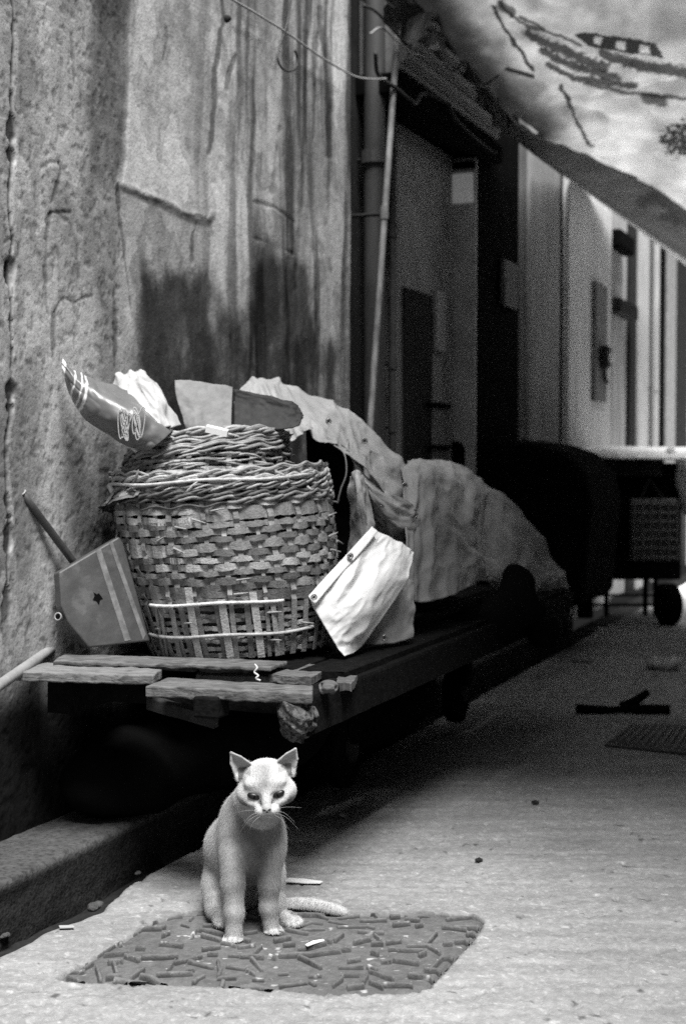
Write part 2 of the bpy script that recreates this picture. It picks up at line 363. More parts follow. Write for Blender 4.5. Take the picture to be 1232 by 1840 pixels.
# ---- sunlit street end beyond the alley
# ---- plaster wall with its relief
def wall():
    ss = np.concatenate([np.arange(-3.2, -0.15, 0.03), np.arange(-0.15, 2.16, 0.005)]); zz = np.concatenate([np.arange(0.09, 2.75, 0.005), np.arange(2.75, 6.5, 0.06)])
    S, Z = np.meshgrid(ss, zz, indexing='ij')
    Pw = W0 + DV * S[..., None] + NV * 0 + np.array([0, 0, 1.0]) * Z[..., None]
    px, py = proj(Pw)
    px = np.where(S < -0.9, -300, px)
    u = S * 1.0; v = Z
    wx = px + 26 * (fbm(u * 9, v * 9, 60) - 0.5); wy = py + 26 * (fbm(u * 9, v * 9, 61) - 0.5)
    al = 0.41 + 0.22 * (fbm(u * 3.5, v * 2.5, 62) - 0.5) + 0.10 * (fbm(u * 11, v * 6, 81) - .5)
    al = al * (1 + 0.20 * (fbm(u * 26, v * 22, 63) - 0.5))
    h = 0.005 * (fbm(u * 6, v * 6, 64) - 0.5) + 0.0014 * (fbm(u * 45, v * 45, 65) - 0.5)
    # vertical water streaks, stronger to the right
    st = fbm(u * 16 + 1.6 * fbm(u * 3, v * 2.2, 82), v * 1.3, 66, 5); k = 0.25 + 0.5 * sstep(330, 460, px)
    al = al * (1 - k * sstep(0.46, 0.72, st))
    pk = fbm(u * 7 + .5 * fbm(u * 20, v * 20, 84), v * 4.5, 83, 4); al = al * (1 + .22 * sstep(.55, .57, pk) - .16 * (sstep(.50, .53, pk) - sstep(.55, .56, pk))); al = al * (1 - .30 * sstep(.47, .36, pk))
    # rough left strip with pits
    left = 1 - sstep(205, 225, wx)
    pit = sstep(0.60, 0.68, fbm(u * 60, v * 50, 67, 3)); al = al * (1 - 0.28 * pit * left); h = h - 0.0015 * pit * left
    al = al * (1 - 0.08 * left)
    al = al * (1 + 0.18 * (1 - sstep(60, 150, wx)) * sstep(-20, 60, wx))
    # dark pebbly band
    ew = 6 * (fbm(u * 3, v * 14, 68) - 0.5)
    bnd = sstep(150, 172, wx) * (1 - sstep(225, 237, px + 0.05 * py + ew * 3)) * (1 - sstep(300, 370, wy))
    al = al * (1 - 0.50 * bnd * (0.6 + 0.8 * fbm(u * 40, v * 25, 69)))
    b2 = sstep(168, 190, wx) * (1 - sstep(205, 216, px + ew)) * sstep(330, 420, wy) * (1 - sstep(900, 1100, wy)); al = al * (1 - 0.38 * b2)
    # skim coat standing proud right of it
    skim = sstep(-1, 3, px - (236 - 0.045 * py) + ew * 2) * (1 - sstep(0, 6 + np.clip(px - 370, 0, 300) * 1.4, wy * 1.0 - (330 + (px - 215) * 0.42 - np.clip(px - 370, 0, 300) * .3)))
    h = h + 0.0025 * skim; al = al * (1 + 0.40 * skim)
    # lip of the broken coat
    lipp = [(213, 328), (240, 338), (262, 350), (285, 357), (318, 375), (350, 388), (372, 394), (380, 384)]
    dl = dpoly(px, py, lipp) + 5 * (fbm(u * 50, v * 50, 70) - 0.5)
    dl = dl + 14 * (fbm(u * 22, v * 22, 79) - .5); al = np.where(dl < 2.0, 0.55, al); h = h + 0.001 * (1 - sstep(1, 6, dl))
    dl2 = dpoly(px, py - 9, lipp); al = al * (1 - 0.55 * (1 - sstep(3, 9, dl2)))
    # stains
    topn = 40 * (fbm(u * 7, v * 2, 71) - 0.5) * 2
    s1 = sstep(228, 262, wx) * (1 - sstep(370, 400, wx)) * sstep(430 - 25, 470 + 20, py + topn) * (1 - 0.6 * sstep(610, 700, wy))
    s2 = sstep(448, 470, wx) * (1 - sstep(545, 600, wx)) * sstep(425, 470, py + topn)
    s3 = sstep(365, 385, wx) * (1 - sstep(405, 470, wx)) * sstep(440, 560, py + topn) * 0.75
    s4 = sstep(215, 240, wx) * (1 - sstep(580, 620, wx)) * sstep(540, 640, wy) * 0.72
    soft = lambda a, b, c_, d_: sstep(a - 25, a + 30, wx) * (1 - sstep(b - 30, b + 30, wx)) * sstep(c_ - 30, c_ + 60, py + topn)
    mk = np.maximum.reduce([soft(240, 395, 455, 0), soft(450, 560, 440, 0), .8 * soft(370, 480, 520, 0), .8 * soft(225, 610, 600, 0)])
    mott = sstep(.22, .78, mk * .62 + .70 * fbm(u * 12 + .3 * v, v * 7, 72, 5) - .16) * sstep(.05, .35, mk)
    al = al * (1 - 0.86 * mott)
    s5 = sstep(375, 395, wx) * (1 - sstep(400, 420, wx)) * sstep(370, 400, wy) * (1 - sstep(520, 560, wy)); al = al + 0.10 * s5
    # raised rectangle patch
    rect = inpoly(px, py, [(456, 362), (527, 398), (526, 456), (455, 428)]); al = al * np.where(rect, 0.78, 1)
    for pts, wd, kk in [([(456, 362), (492, 372), (527, 398)], 2.6, 0.45), ([(527, 398), (526, 456)], 2.4, 0.5), ([(455, 428), (490, 438), (526, 456)], 2.4, 0.5),
                        ([(398, 0), (402, 30), (396, 55), (388, 110), (384, 150), (385, 190), (380, 240), (375, 275)], 5, 0.35), ([(423, 98), (410, 130), (404, 160)], 4, 0.4),
                        ([(572, 15), (576, 60), (584, 110), (588, 160), (590, 280)], 5, 0.42), ([(570, 60), (566, 150), (560, 260)], 3, 0.6),
                        ([(548, 0), (547, 120), (543, 300), (536, 420), (528, 520)], 4, 0.6), ([(500, 230), (490, 330), (488, 345)], 4, 0.6),
                        ([(298, 50), (300, 75), (292, 108)], 2.5, 0.7), ([(128, 60), (132, 110), (133, 150)], 3, 0.6),
                        ([(76, 300), (90, 290), (106, 292), (110, 308), (102, 335), (92, 362)], 2.8, 0.5), ([(92, 381), (125, 380)], 2.6, 0.25),
                        ([(92, 383), (84, 420), (82, 520), (86, 560)], 2.5, 0.6), ([(108, 388), (125, 400), (138, 440), (142, 500)], 2.5, 0.65),
                        ([(98, 560), (108, 540), (118, 534), (135, 543), (150, 534), (166, 530)], 3.0, 0.35), ([(98, 560), (95, 600), (97, 650)], 4, 0.5),
                        ([(212, 330), (214, 380), (222, 440), (232, 520), (238, 570)], 3, 0.45), ([(205, 520), (208, 600), (206, 660)], 3, 0.5),
                        ([(8, 435), (20, 428), (33, 436), (34, 455), (27, 468), (10, 470), (3, 455), (8, 435)], 2.4, 0.35), ([(352, 400), (346, 430), (346, 470)], 3, 0.5)]:
        jit = 7.0 * (fbm(u * 30, v * 30, 73) - 0.5) + 2.2 * sstep(.45, .7, fbm(u * 9, v * 9, 80))
        d = dpoly(px, py, pts) + jit; c = 1 - sstep(wd * 0.5, wd * 1.6, d)
        al = al * (1 - (1 - kk) * c); h = h - 0.0015 * c
    # jagged vertical crack at far left
    cx_ = 22 + 9 * (fbm(v * 6, v * 0, 74) - 0.5) * 2 - 0.008 * py
    d = np.abs(px - cx_); wdt = 1.5 + 7 * sstep(0.52, 0.72, fbm(v * 16, v * 0 + 3, 75))
    c = (1 - sstep(wdt * 0.6, wdt * 1.4, d + 4 * (fbm(u * 50, v * 50, 76) - 0.5))) * (1 - sstep(1050, 1200, py)); al = al * (1 - 0.78 * c); h = h - 0.006 * c
    c = (1 - sstep(4, 12, np.hypot((px - 19), (py - 488) * 0.4) + 8 * (fbm(u * 40, v * 40, 77) - 0.5))); al = al * (1 - 0.8 * c); h = h - 0.012 * c
    d = np.abs(px - cx_ - 7); c = (1 - sstep(1, 5, d)) * sstep(0.5, 0.65, fbm(u * 30, v * 16, 78)) * (py < 1000); al = np.minimum(al + 0.22 * c, 0.8)
    # pale right margin
    mg = sstep(585, 600, px) * (1 - sstep(618, 626, px)); al = al * (1 + 0.35 * mg)
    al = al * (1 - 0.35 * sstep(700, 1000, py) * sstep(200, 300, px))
    al = np.maximum(al * (1 - 0.96 * sstep(1170, 1290, wy)), .006)      # cart's shadow painted near-black on the wall foot
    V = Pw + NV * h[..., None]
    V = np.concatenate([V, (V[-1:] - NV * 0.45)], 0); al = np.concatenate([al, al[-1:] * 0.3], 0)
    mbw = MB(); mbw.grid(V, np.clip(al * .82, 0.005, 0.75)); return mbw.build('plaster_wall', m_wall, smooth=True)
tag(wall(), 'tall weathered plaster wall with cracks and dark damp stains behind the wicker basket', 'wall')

# ================================================================== FACADE BEYOND THE WALL
S1 = 2.16
def bx(*a): return MB().abox(*a)
# the building behind the doorway and its parts
fac = thing('shop_building', 'dark shop front with recessed doorway and roller shutter box beyond the plaster wall', 'building', A(3.2, -0.3, 0.0))
bx(S1 - 0.4, SX(931), -0.75, -0.13, 0, 6.5).build('wall', m_dark, fac)
d0, d1 = SX(703, -0.1), SX(811, -0.1)
bx(d0, d1, -0.129, -0.10, 0.1, 2.40).build('door', mat('door_paint', 0.3, 0.6, 6, 0.35, 0.2, stretch=(1, 1, 0.4)), fac, bevel=0.005)
pn = fac.children[-1] if False else None
dp = MB(); e0, e1 = SX(722, -0.1), SX(772, -0.1)
dp.abox(e0, e1, -0.099, -0.088, 0.5, 1.72); dp.build('door_panel', m_dark, fac, bevel=0.004)
MB().abox(SX(780, -.09), SX(797, -.09), -0.099, -0.08, 1.48, 1.75).build('push_plate', mat('plate', 0.30, 0.4, 10, 0.2, 0.1), fac, bevel=0.003)
MB().abox(SX(774, -.09), SX(804, -.09), -0.099, -0.085, 0.6, 1.25).build('kick_panel', mat('kick', 0.20, 0.6, 14, 0.4, 0.2), fac, bevel=0.003)
for z in (1.22, 1.03):
    MB().abox(SX(768, -.08), SX(806, -.08), -0.084, -0.07, z, z + 0.022).build('door_bar', m_black, fac)
# side panel beside the door; a glowing plate paints the bright patch on it
gj = SX(855, 0.0)
wf = MB(); wf.abox(gj - 0.02, gj - 0.001, -0.129, 0.0, 0.1, 2.40)
wf = wf.build('side_panel', mat('side_panel_paint', 0.5, 0.5, 5, 0.35, 0.2), fac)
MB().abox(gj - 0.03, gj - 0.021, -0.115, -0.012, 2.19, 2.33).build('glow_patch', mat('glow_patch_white', 0.85, 0.3, 5, 0.2, 0.0, spec=0.5), fac, bevel=0.01)
MB().abox(gj - 0.04, gj - 0.021, -0.129, 0.0, 2.35, 2.38).build('transom', m_black, fac)
_m = bpy.data.materials['glow_patch_white'].node_tree.nodes['Principled BSDF']; _m.inputs['Emission Color'].default_value = (1, 1, 1, 1); _m.inputs['Emission Strength'].default_value = 0.05   # emission stands in for a bright patch of light; no lamp here
# dark post between doorway and next front
bx(SX(855), SX(930), -0.52, 0.0, 0, 3.6).build('pillar', m_black, fac, bevel=0.01)
MB().abox(SX(902, 0.02), SX(926, 0.02), 0.003, 0.03, 1.75, 1.98).build('meter_box', mat('meter', 0.10, 0.6), fac, bevel=0.01)
# roller shutter box, ribs run along the alley
sh = MB(); a0, a1 = SX(722, 0.05), SX(892, 0.05)
pf = [(-0.30, 2.50), (0.02, 2.50)]
nr = 7
prof = []
for i in range(nr):
    t0, t1 = i / nr, (i + 0.5) / nr; q = lambda t: (0.02 + 0.17 * math.sin(t * 1.5), 2.51 + 0.27 * t)
    n_, z_ = q(t0); prof.append((n_, z_)); prof.append((n_ + 0.022, z_ + 0.008)); n_, z_ = q(t1); prof.append((n_ + 0.022, z_)); prof.append((n_, z_ + 0.006))
prof = pf + prof + [(0.19, 2.80), (-0.30, 2.80)]
k = len(prof); V = [A(a0, n, z) for n, z in prof] + [A(a1, n, z) for n, z in prof]
sh.add(V, [(i, (i + 1) % k, k + (i + 1) % k, k + i) for i in range(k)] + [tuple(range(k))[::-1], tuple(range(k, 2 * k))])
sh.build('shutter_box', mat('shutter_paint', 0.20, 0.6, 10, 0.3, 0.2), fac)
bx(a0 - 0.05, a1 + 0.05, -0.30, 0.06, 2.41, 2.497).build('lintel_beam', m_black, fac, bevel=0.01)

# next front: pale pilasters; dark strips paint the shaded gaps between them
fb = thing('pale_building', 'pale rendered building with tall narrow pilasters at the far end of the alley', 'building', A(6.5, -0.1, 0))
def col(x0, x1, n1, m, name='pilaster', z1=3.4, z0=0.0): return MB().abox(SX(x0, n1), SX(x1, n1), -0.45, n1, z0, z1).build(name, m, fb, bevel=0.008)
bx(SX(931) + 0.01, 14.5, -0.72, -0.451, 0, 6.5).build('wall', m_mid, fb)
col(932, 949, -0.02, m_mid)
col(950, 1004, 0.0, mat('render_warm', 0.30, 0.85, 9, 0.3, 0.3, stretch=(1, 1, 0.25)))
col(1005, 1019, -0.02, m_black)  # recessed gap painted as a near-flush black strip
m_cl = mat('whitewash', 0.70, 0.85, 8, 0.2, 0.3, stretch=(1, 1, 0.2))
col(1020, 1096, 0.02, m_cl)
col(1097, 1129, -0.05, mat('render_grey', 0.42, 0.85, 9, 0.4, 0.3, stretch=(1, 1, 0.2)))
col(1130, 1145, -0.02, m_dark); col(1146, 1165, 0.0, m_light); col(1166, 1173, -0.02, m_dark); col(1174, 1182, 0.0, m_light)
col(1183, 1196, -0.02, m_black); col(1197, 1212, 0.0, mat('render_low', 0.30, 0.85)); col(1213, 1236, -0.02, m_dark); col(1238, 1300, 0.0, m_light)
MB().abox(SX(1066, 0.04), SX(1086, 0.04), 0.022, 0.05, 1.35, 2.10).build('niche_strip', mat('niche_shade', 0.16, 0.6), fb, bevel=0.004)  # dark niche drawn as a flat panel, its shade in the colour
MB().abox(SX(1098, 0.0), SX(1132, 0.0), -0.04, 0.05, 1.98, 2.08).build('wall_bracket', m_dark, fb, bevel=0.01)
MB().abox(SX(1100, 0.0), SX(1125, 0.0), -0.04, 0.05, 2.42, 2.55).build('cable_box', m_black, fb, bevel=0.02)

# round gas meter on the whitewashed pilaster
gm = thing('gas_meter', 'small round dark meter with pale dial on the whitewashed pilaster', 'meter', WP(1080, 645, 0.06))
c = WP(1079, 642, 0.05)
MB().lathe(c - NV * 0.028, [(0.055, 0), (0.075, 0.02), (0.075, 0.07), (0.06, 0.085)], 20, NV).build('case', m_dark, gm, smooth=False)
MB().lathe(c + NV * 0.058, [(0.035, 0), (0.034, 0.01), (0.02, 0.016)], 16, NV - DV * 0.5).build('dial', mat('dial', 0.7, 0.3), gm)
MB().tube([c + np.array([0, 0, -0.05]) + NV * .02, c + DV * 0.04 + np.array([0, 0, -0.14]) + NV * .02, c + DV * 0.16 + np.array([0, 0, -0.15]) + NV * .01], 0.012).build('pipe', m_dark, gm)

# vertical pipes
def vpipe(name, label, px, n, r, m, z0=0.1, z1=3.6, lean=0.0, joints=(), cat='pipe'):
    p = WP(px, 820, n); s_, _ = sn(p)
    t = thing(name, label, cat, A(s_, n, z0), 'pipes running down the alley wall')
    pts = [A(s_ + lean * (z - 1.0), n, z) for z in np.linspace(z0, z1, 12)]
    MB().tube(pts, r, 14).build('pipe', m, t, smooth=True)
    for z in joints:
        q = A(s_ + lean * (z - 1.0), n, z)
        MB().tube([q, q + np.array([0, 0, 0.05])], r * 1.3, 14).build('collar', m, t)
        qb = q + np.array([0, 0, 0.02]); MB().tube([qb - NV * (n + 0.3), qb], 0.008, 6).build('bracket', m_dark, t)
    return t
vpipe('drain_pipe', 'thick grey drainpipe just beyond the corner of the plaster wall', 672, -0.06, 0.042, mat('pipe_a', 0.07, 0.55, 10, 0.4, 0.2, stretch=(1, 1, 0.2)), joints=(0.7, 2.15))
vpipe('conduit_pipe', 'thin pale leaning pipe in front of the thick drainpipe', 661, 0.05, 0.012, mat('pipe_b', 0.26, 0.5, 30, 0.6, 0.3, stretch=(1, 1, 0.3)), z0=0.3, lean=0.19, joints=(1.9,))
vpipe('conduit_pipe', 'thin dark pipe at the left jamb of the recessed doorway', 705, -0.07, 0.014, mat('pipe_c', 0.10, 0.6), joints=(1.1, 1.36, 1.9, 2.2))
vpipe('drain_pipe', 'dark narrow pipe in the gap beside the whitewashed pilaster', 1012, -0.1, 0.03, m_dark, joints=(1.2, 1.9, 2.1))
vpipe('conduit_pipe', 'pale slim pipe farthest down the alley wall', 1176, 0.06, 0.02, m_light, joints=(1.5,))

# tangle of cables above the doorway
rr = random.Random(4)
for i, lab in enumerate(['dark slack cable looping above the roller shutter box', 'grey cable drooping past the top of the leaning pipe', 'dark cable bundle knotted beside the shutter box end']):
    pts = []
    for j in range(9):
        pts.append(P(660 + j * 28 + rr.uniform(-14, 14), [30, 60, 110][i] + j * [16, 12, 18][i] + rr.uniform(-26, 26), 5.35 + j * 0.09 + rr.uniform(-.03, .03)))
    mbx = MB().tube(catmull(pts, 60), [0.006, 0.004, 0.008][i], 7)
    tag(mbx.build('cable', [m_dwire, m_wire, m_dwire][i], smooth=True), lab, 'cable', 'cables hanging above the doorway')
# small bits on the cables: insulator and junction box
ib = thing('junction_box', 'small grey junction box among the cables above the doorway', 'junction box', P(775, 62, 5.7))
MB().obox(P(778, 66, 5.7), DV, NV, (0, 0, 1), (0.07, 0.03, 0.05)).build('box', mat('jb', 0.16, 0.5), ib, bevel=0.008)
MB().lathe(P(778, 90, 5.66), [(0.02, 0), (0.026, 0.015), (0.02, 0.03)], 12).build('insulator', mat('ins', 0.45, 0.3), ib)

# wires across the plaster wall
pts = [WP(412, -4, 0.03), WP(470, 30, 0.03), WP(520, 62, 0.03), WP(570, 98, 0.03), WP(612, 124, 0.03), WP(640, 138, 0.04), WP(668, 142, 0.05), WP(694, 141, 0.06)]
tag(MB().tube(catmull(pts, 60), 0.0035, 6).build('wire', m_wire, smooth=True), 'thin pale wire sagging from the plaster wall to the leaning pipe', 'wire')
pts = [WP(524, -10, 0.03), WP(516, 40, 0.03), WP(502, 85, 0.03), WP(499, 105, 0.035), WP(506, 122, 0.04), WP(520, 128, 0.04), WP(531, 122, 0.04), WP(534, 105, 0.04), WP(530, 90, 0.04)]
tag(MB().tube(catmull(pts, 60), 0.004, 6).build('hook_wire', m_dwire, smooth=True), 'dark wire hook hanging on the plaster wall', 'wire')
c = WP(404, 34, 0.02); tag(MB().lathe(c, [(0.008, 0), (0.012, 0.004), (0.010, 0.012), (0.004, 0.02)], 12, NV).build('wall_plug', m_dark), 'small dark plug stuck in the crack at the top of the plaster wall', 'wall plug')

# ================================================================== AWNINGS
def awning():
    t = thing('printed_awning', 'large pale printed tarpaulin strung across the alley overhead', 'awning', P(1000, 235, 7.2))
    ctl = [[(700, -60, 5.35), (830, 95, 5.9), (905, 190, 6.5), (955, 235, 7.0), (1080, 290, 8.3), (1250, 374, 10.2)],
           [(850, -130, 5.2), (950, 40, 5.7), (1020, 130, 6.3), (1090, 180, 7.0), (1190, 240, 8.0), (1262, 283, 8.6)],
           [(1050, -220, 5.0), (1120, -20, 5.5), (1180, 70, 6.1), (1240, 120, 7.0), (1320, 180, 7.6), (1340, 195, 7.8)],
           [(1350, -350, 4.8), (1400, -150, 5.3), (1450, -20, 5.9), (1500, 60, 6.9), (1580, 130, 7.6), (1600, 150, 7.9)]]
    V = patch(ctl, 240, 420); V = crumple(V, 0.15, 2.5, 6, 90, 3, 0.6)
    px, py = proj(V)
    j = 12 * (fbm(px / 16, py / 16, 91) - 0.5); X = px + j; Y = py + 8 * (fbm(px / 12, py / 9, 96) - .5)
    al = np.full(px.shape, 0.82) + 0.40 * (fbm(px / 40, py / 30, 92) - 0.5)
    def dark(mask, k): 
        nonlocal al; al = al * (1 - k * mask)
    n3 = fbm(px / 5, py / 4, 93, 2)
    # generic printed marks: a striped band, rows of blots, border lines
    band = inpoly(X, Y, [(1030, 62), (1050, 58), (1180, 78), (1192, 104), (1060, 84)])
    gaps = inpoly(X, Y, [(1066, 66), (1082, 68), (1078, 82), (1064, 80)]) | inpoly(X, Y, [(1108, 74), (1122, 76), (1122, 90), (1108, 88)]) | inpoly(X, Y, [(1146, 80), (1166, 83), (1168, 98), (1148, 95)])
    dark(band & ~gaps, 0.72)
    for pts, wd in [([(945, 58), (975, 78), (1010, 88), (1050, 108), (1085, 122)], 11), ([(975, 92), (1010, 112), (1060, 128), (1105, 138)], 9), ([(985, 118), (1030, 140), (1090, 148), (1140, 154)], 7), ([(1080, 96), (1140, 116), (1200, 126), (1240, 134)], 12)]:
        dark(sstep(wd * 1.1, wd * .5, dpoly(X, Y, pts) * (0.55 + 1.0 * n3)) * 1.0, 0.62)
    for pts, wd in [([(895, 5), (920, 28), (950, 48), (1000, 62), (1040, 80)], 2.6), ([(898, 8), (918, 22)], 8), ([(1050, 150), (1120, 166), (1232, 178)], 3.5), ([(1160, 176), (1190, 182)], 9), ([(935, 30), (975, 52)], 2.5)]:
        dark(1 - sstep(wd * .6, wd * 1.5, dpoly(X, Y, pts)), 0.55)
    tr = np.hypot((X - 1225) / 1.3, (Y - 252)) + 34 * (fbm(px / 9, py / 5, 94, 3) - 0.5); dark(sstep(34, 20, tr) if False else (tr < 30) * (n3 > 0.35), 0.75)
    # stitched tear lines
    for pts in [[(885, 12), (912, 60), (940, 100), (958, 126)], [(1008, 155), (1022, 190), (1038, 225), (1062, 262)]]:
        dark(1 - sstep(1.2, 4.5, dpoly(X, Y, pts) * (.6 + .8 * n3)), 0.75)
    dark((inpoly(px, py, [(910, 120), (960, 134), (960, 142), (905, 126)])) * 1.0, 0.7)
    # dirty left margin
    mg = np.clip(1 - dpoly(px, py, [(700, -60), (830, 95), (905, 190), (955, 235)]) / 95, 0, 1) + 0.25 * (fbm(px / 25, py / 16, 95) - 0.5)
    dark(sstep(0.1, 0.9, mg), 0.75)
    m1 = mat('printed_tarp', 1.0, 0.75, 8, 0.06, 0.2, 30, attr='alb', trans=0.5)
    MB().grid(V, al, thick=0.002).build('canopy', m1, t, smooth=True)
    # hanging border, turned down toward the wall and doubled
    c2 = [[(700, -60, 5.36), (830, 96, 5.9), (905, 191, 6.5), (955, 236, 7.0), (1080, 291, 8.3), (1250, 375, 10.2)],
          [(690, -10, 5.40), (800, 100, 5.95), (890, 200, 6.55), (945, 250, 7.15), (1060, 330, 8.7), (1250, 434, 10.8)],
          [(690, 40, 5.45), (790, 128, 6.0), (880, 215, 6.7), (945, 268, 7.3), (1060, 352, 8.9), (1250, 490, 11.2)]]
    V = patch(c2, 60, 300); V = crumple(V, 0.05, 2, 12, 97, 4, 0.5); px, py = proj(V)
    al = np.full(px.shape, 0.30) * (0.55 + 0.4 * fbm(px / 40, py / 6, 98)); n3 = fbm(px / 6, py / 5, 99, 2)
    for pts, wd in [([(1150, 362), (1180, 352), (1200, 370), (1232, 385)], 14), ([(1190, 390), (1232, 400)], 10)]:
        al = np.where(dpoly(px, py, pts) < wd * (0.2 + 1.2 * n3), 0.10, al)
    v = np.linspace(0, 1, V.shape[0])[:, None] * np.ones(V.shape[1]); al = np.where((v > 0.9) & (px > 1010), 0.75, al)
    al = al * (0.35 + 0.65 * sstep(930, 1010, px))
    MB().grid(V, al, thick=0.003).build('valance', mat('valance_cloth', 1.0, 0.85, 10, 0.2, 0.3, 30, attr='alb', trans=0.15), t, smooth=True)
    rp = [P(x, y, d) for x, y, d in c2[0]]
    MB().tube(catmull(rp, 80) - np.array([0, 0, 0.01]), 0.006, 6).build('edge_rope', m_dwire, t, smooth=True)
    return t
awning()
# a second, heavier sheet overhead above the frame, added to shade the alley floor
def sheet2():
    pts = np.array([[A(s, n, 2.85 + 0.28 * n + 0.05 * math.sin(s * 2)) for n in np.linspace(AW_N0 - .6 * min(1, max(0, (s - 1.1) / .5)), 3.4, 12)] for s in np.linspace(AW_S0, 2.3, 40)])
    V = crumple(pts, 0.08, 3, 4, 101, 4)
    o = MB().grid(V, 0.35, thick=0.003).build('shade_sheet', mat('canvas', 1.0, 0.9, 8, 0.2, 0.2, attr='alb'), smooth=True)
    tag(o, 'unseen heavy canvas sheet added over the alley to shade the floor', 'awning')
AW_N0, AW_S0 = 0.95, -0.35
sheet2()
def sheet3():  # unseen sheet added to keep sun off the floor below
    pts = np.array([[A(s, n, 3.35 + 0.22 * (n - 1.3) + 0.04 * math.sin(s * 3)) for n in np.linspace(1.38, 2.88, 10)] for s in np.linspace(2.35, 5.0, 40)])
    tag(MB().grid(crumple(pts, 0.06, 3, 4, 105, 2), 0.35, thick=0.003).build('shade_sheet', mat('canvas_b', 1.0, 0.9, 8, 0.2, 0.2, attr='alb'), smooth=True), 'unseen long canvas sheet added on the right side to shade the floor', 'awning')
sheet3()

# the buildings on the other side of the alley keep the sky light narrow
rb = thing('opposite_building', 'tall grey building closing the opposite side of the alley', 'building', A(2, 3.3, 0))
bx(-0.5, 3.2, 2.9, 3.3, -0.1, 7.5).build('wall', m_mid, rb)
bx(-4.5, -0.5, 2.9, 3.3, -0.1, 3.4).build('front_wall', m_mid, rb)
bx(3.2, 8.0, 2.9, 3.3, -0.1, 4.5).build('low_wall', m_mid, rb)
ub = thing('upper_building', 'dark upper storeys rising over the shop front', 'building', A(2, -0.5, 4.2))

# ================================================================== HANDCART
def plank(mb, a, b, wdir, wd, th, seed, a_=1.0, seg=26, rough=0.004):
    a = np.asarray(a, float); b = np.asarray(b, float); L = b - a; wdir = np.asarray(wdir, float); up = np.array([0, 0, 1.0])
    prof = [(-.5, -.5), (-.5, .42), (-.47, .5), (-.2, .5), (.1, .5), (.35, .5), (.47, .5), (.5, .42), (.5, -.5)]
    k = len(prof); V = []
    for i in range(seg + 1):
        t = i / seg
        for j, (x, z) in enumerate(prof):
            n1 = float(fbm(np.array(t * np.linalg.norm(L) * 14), np.array(j * 0.7), seed)) - 0.5; n2 = float(fbm(np.array(t * np.linalg.norm(L) * 30), np.array(j * 1.3), seed + 3)) - 0.5
            e = 0.0
            if i == 0: e = n2 * rough * 2
            if i == seg: e = -n2 * rough * 2
            V.append(a + L * t + L / np.linalg.norm(L) * e + wdir * (x * wd + n1 * rough) + up * (z * th + (n1 if z > 0 else n2) * rough * 0.6))
    F = [(i * k + j, (i + 1) * k + j, (i + 1) * k + (j + 1) % k, i * k + (j + 1) % k) for i in range(seg) for j in range(k)]
    F += [tuple(range(k)), tuple(seg * k + j for j in range(k))[::-1]]
    return mb.add(V, F, a_)
UPV = np.array([0, 0, 1.0])
cart = thing('flat_handcart', 'long low wooden handcart with rough planks parked along the plaster wall', 'handcart', A(1.2, 0.42, 0))
cb = lambda px, py, z: G(px, py, z)
H = 0.5
# side rails and cross members
e_near = G(556, 1250, 0.49); s_n, n_n = sn(e_near)
rail_n = n_n - 0.03; s_0 = s_n
mbq = MB(); plank(mbq, A(s_0, rail_n, 0.445), A(2.55, rail_n, 0.445), NV, 0.06, 0.085, 11, rough=0.008, seg=60)
rail = mbq.build('side_rail', m_beam, cart, smooth=False)
# crumbling near end of the rail, pale broken wood
F1 = Field(A(s_0, rail_n, 0.44) - 0.12, A(s_0, rail_n, 0.44) + 0.12, 0.004)
q = random.Random(9); Mfr = np.stack([DV, NV, UPV], 1)
F1.ell(A(s_0 + 0.0, rail_n, 0.445), Mfr, (0.045, 0.044, 0.052), 0.01)
X_ = np.meshgrid(*[F1.lo[i] + F1.h * np.arange(F1.n[i]) for i in range(3)], indexing='ij')
F1.f += (.034 * (fbm((X_[0] + X_[2]) * 40, (X_[1] * .7 - X_[2]) * 40, 210, 4) - .45)).astype(np.float32)
for i in range(0): F1.cap(*(lambda p: (p, p + 0.001))(A(s_0 - 0.02 + q.uniform(-.012, .012), rail_n + q.uniform(-.035, .035), 0.445 + q.uniform(-.045, .04))), q.uniform(.008, .016), .008, 0.005)
for i in range(0): F1.cap(*(lambda p: (p, p + 0.001))(A(s_0 - 0.045 + q.uniform(-.01, .01), rail_n + q.uniform(-.04, .04), 0.445 + q.uniform(-.04, .04))), q.uniform(.006, .013), .006, 0.004, cut=True)
Vv, Ff = surface_nets(F1.f, F1.lo, F1.h); MB().add(Vv, Ff).build('rail_end', mat('broken_wood', 0.08, 0.95, 70, 0.7, 1.0, 150, thresh=(110, 0.5, 0.6, 0.25)), cart, smooth=False)
mbq = MB(); plank(mbq, A(0.08, 0.10, 0.445), A(2.55, 0.10, 0.445), NV, 0.06, 0.085, 12); mbq.build('side_rail', m_beam, cart)
for k_, s_ in enumerate((0.16, 0.75, 1.35, 1.95, 2.5)):
    mbq = MB(); plank(mbq, A(s_, 0.13, 0.455), A(s_, rail_n - 0.03, 0.455), DV, 0.06, 0.05, 14 + k_); mbq.build('cross_beam', m_beam, cart)
# short block under the front boards
MB().obox(G(380, 1268, 0.46), DV, NV, UPV, (0.03, 0.03, 0.024)).build('block', m_beam, cart, bevel=0.006)
mbq = MB(); plank(mbq, P(268, 1262, 3.25), P(388, 1296, 3.12), np.array([0.3, 1, 0.]), 0.03, 0.028, 31); mbq.build('brace', mat('brace_wood', 0.03, 0.9, 40, 0.5, 0.6), cart)
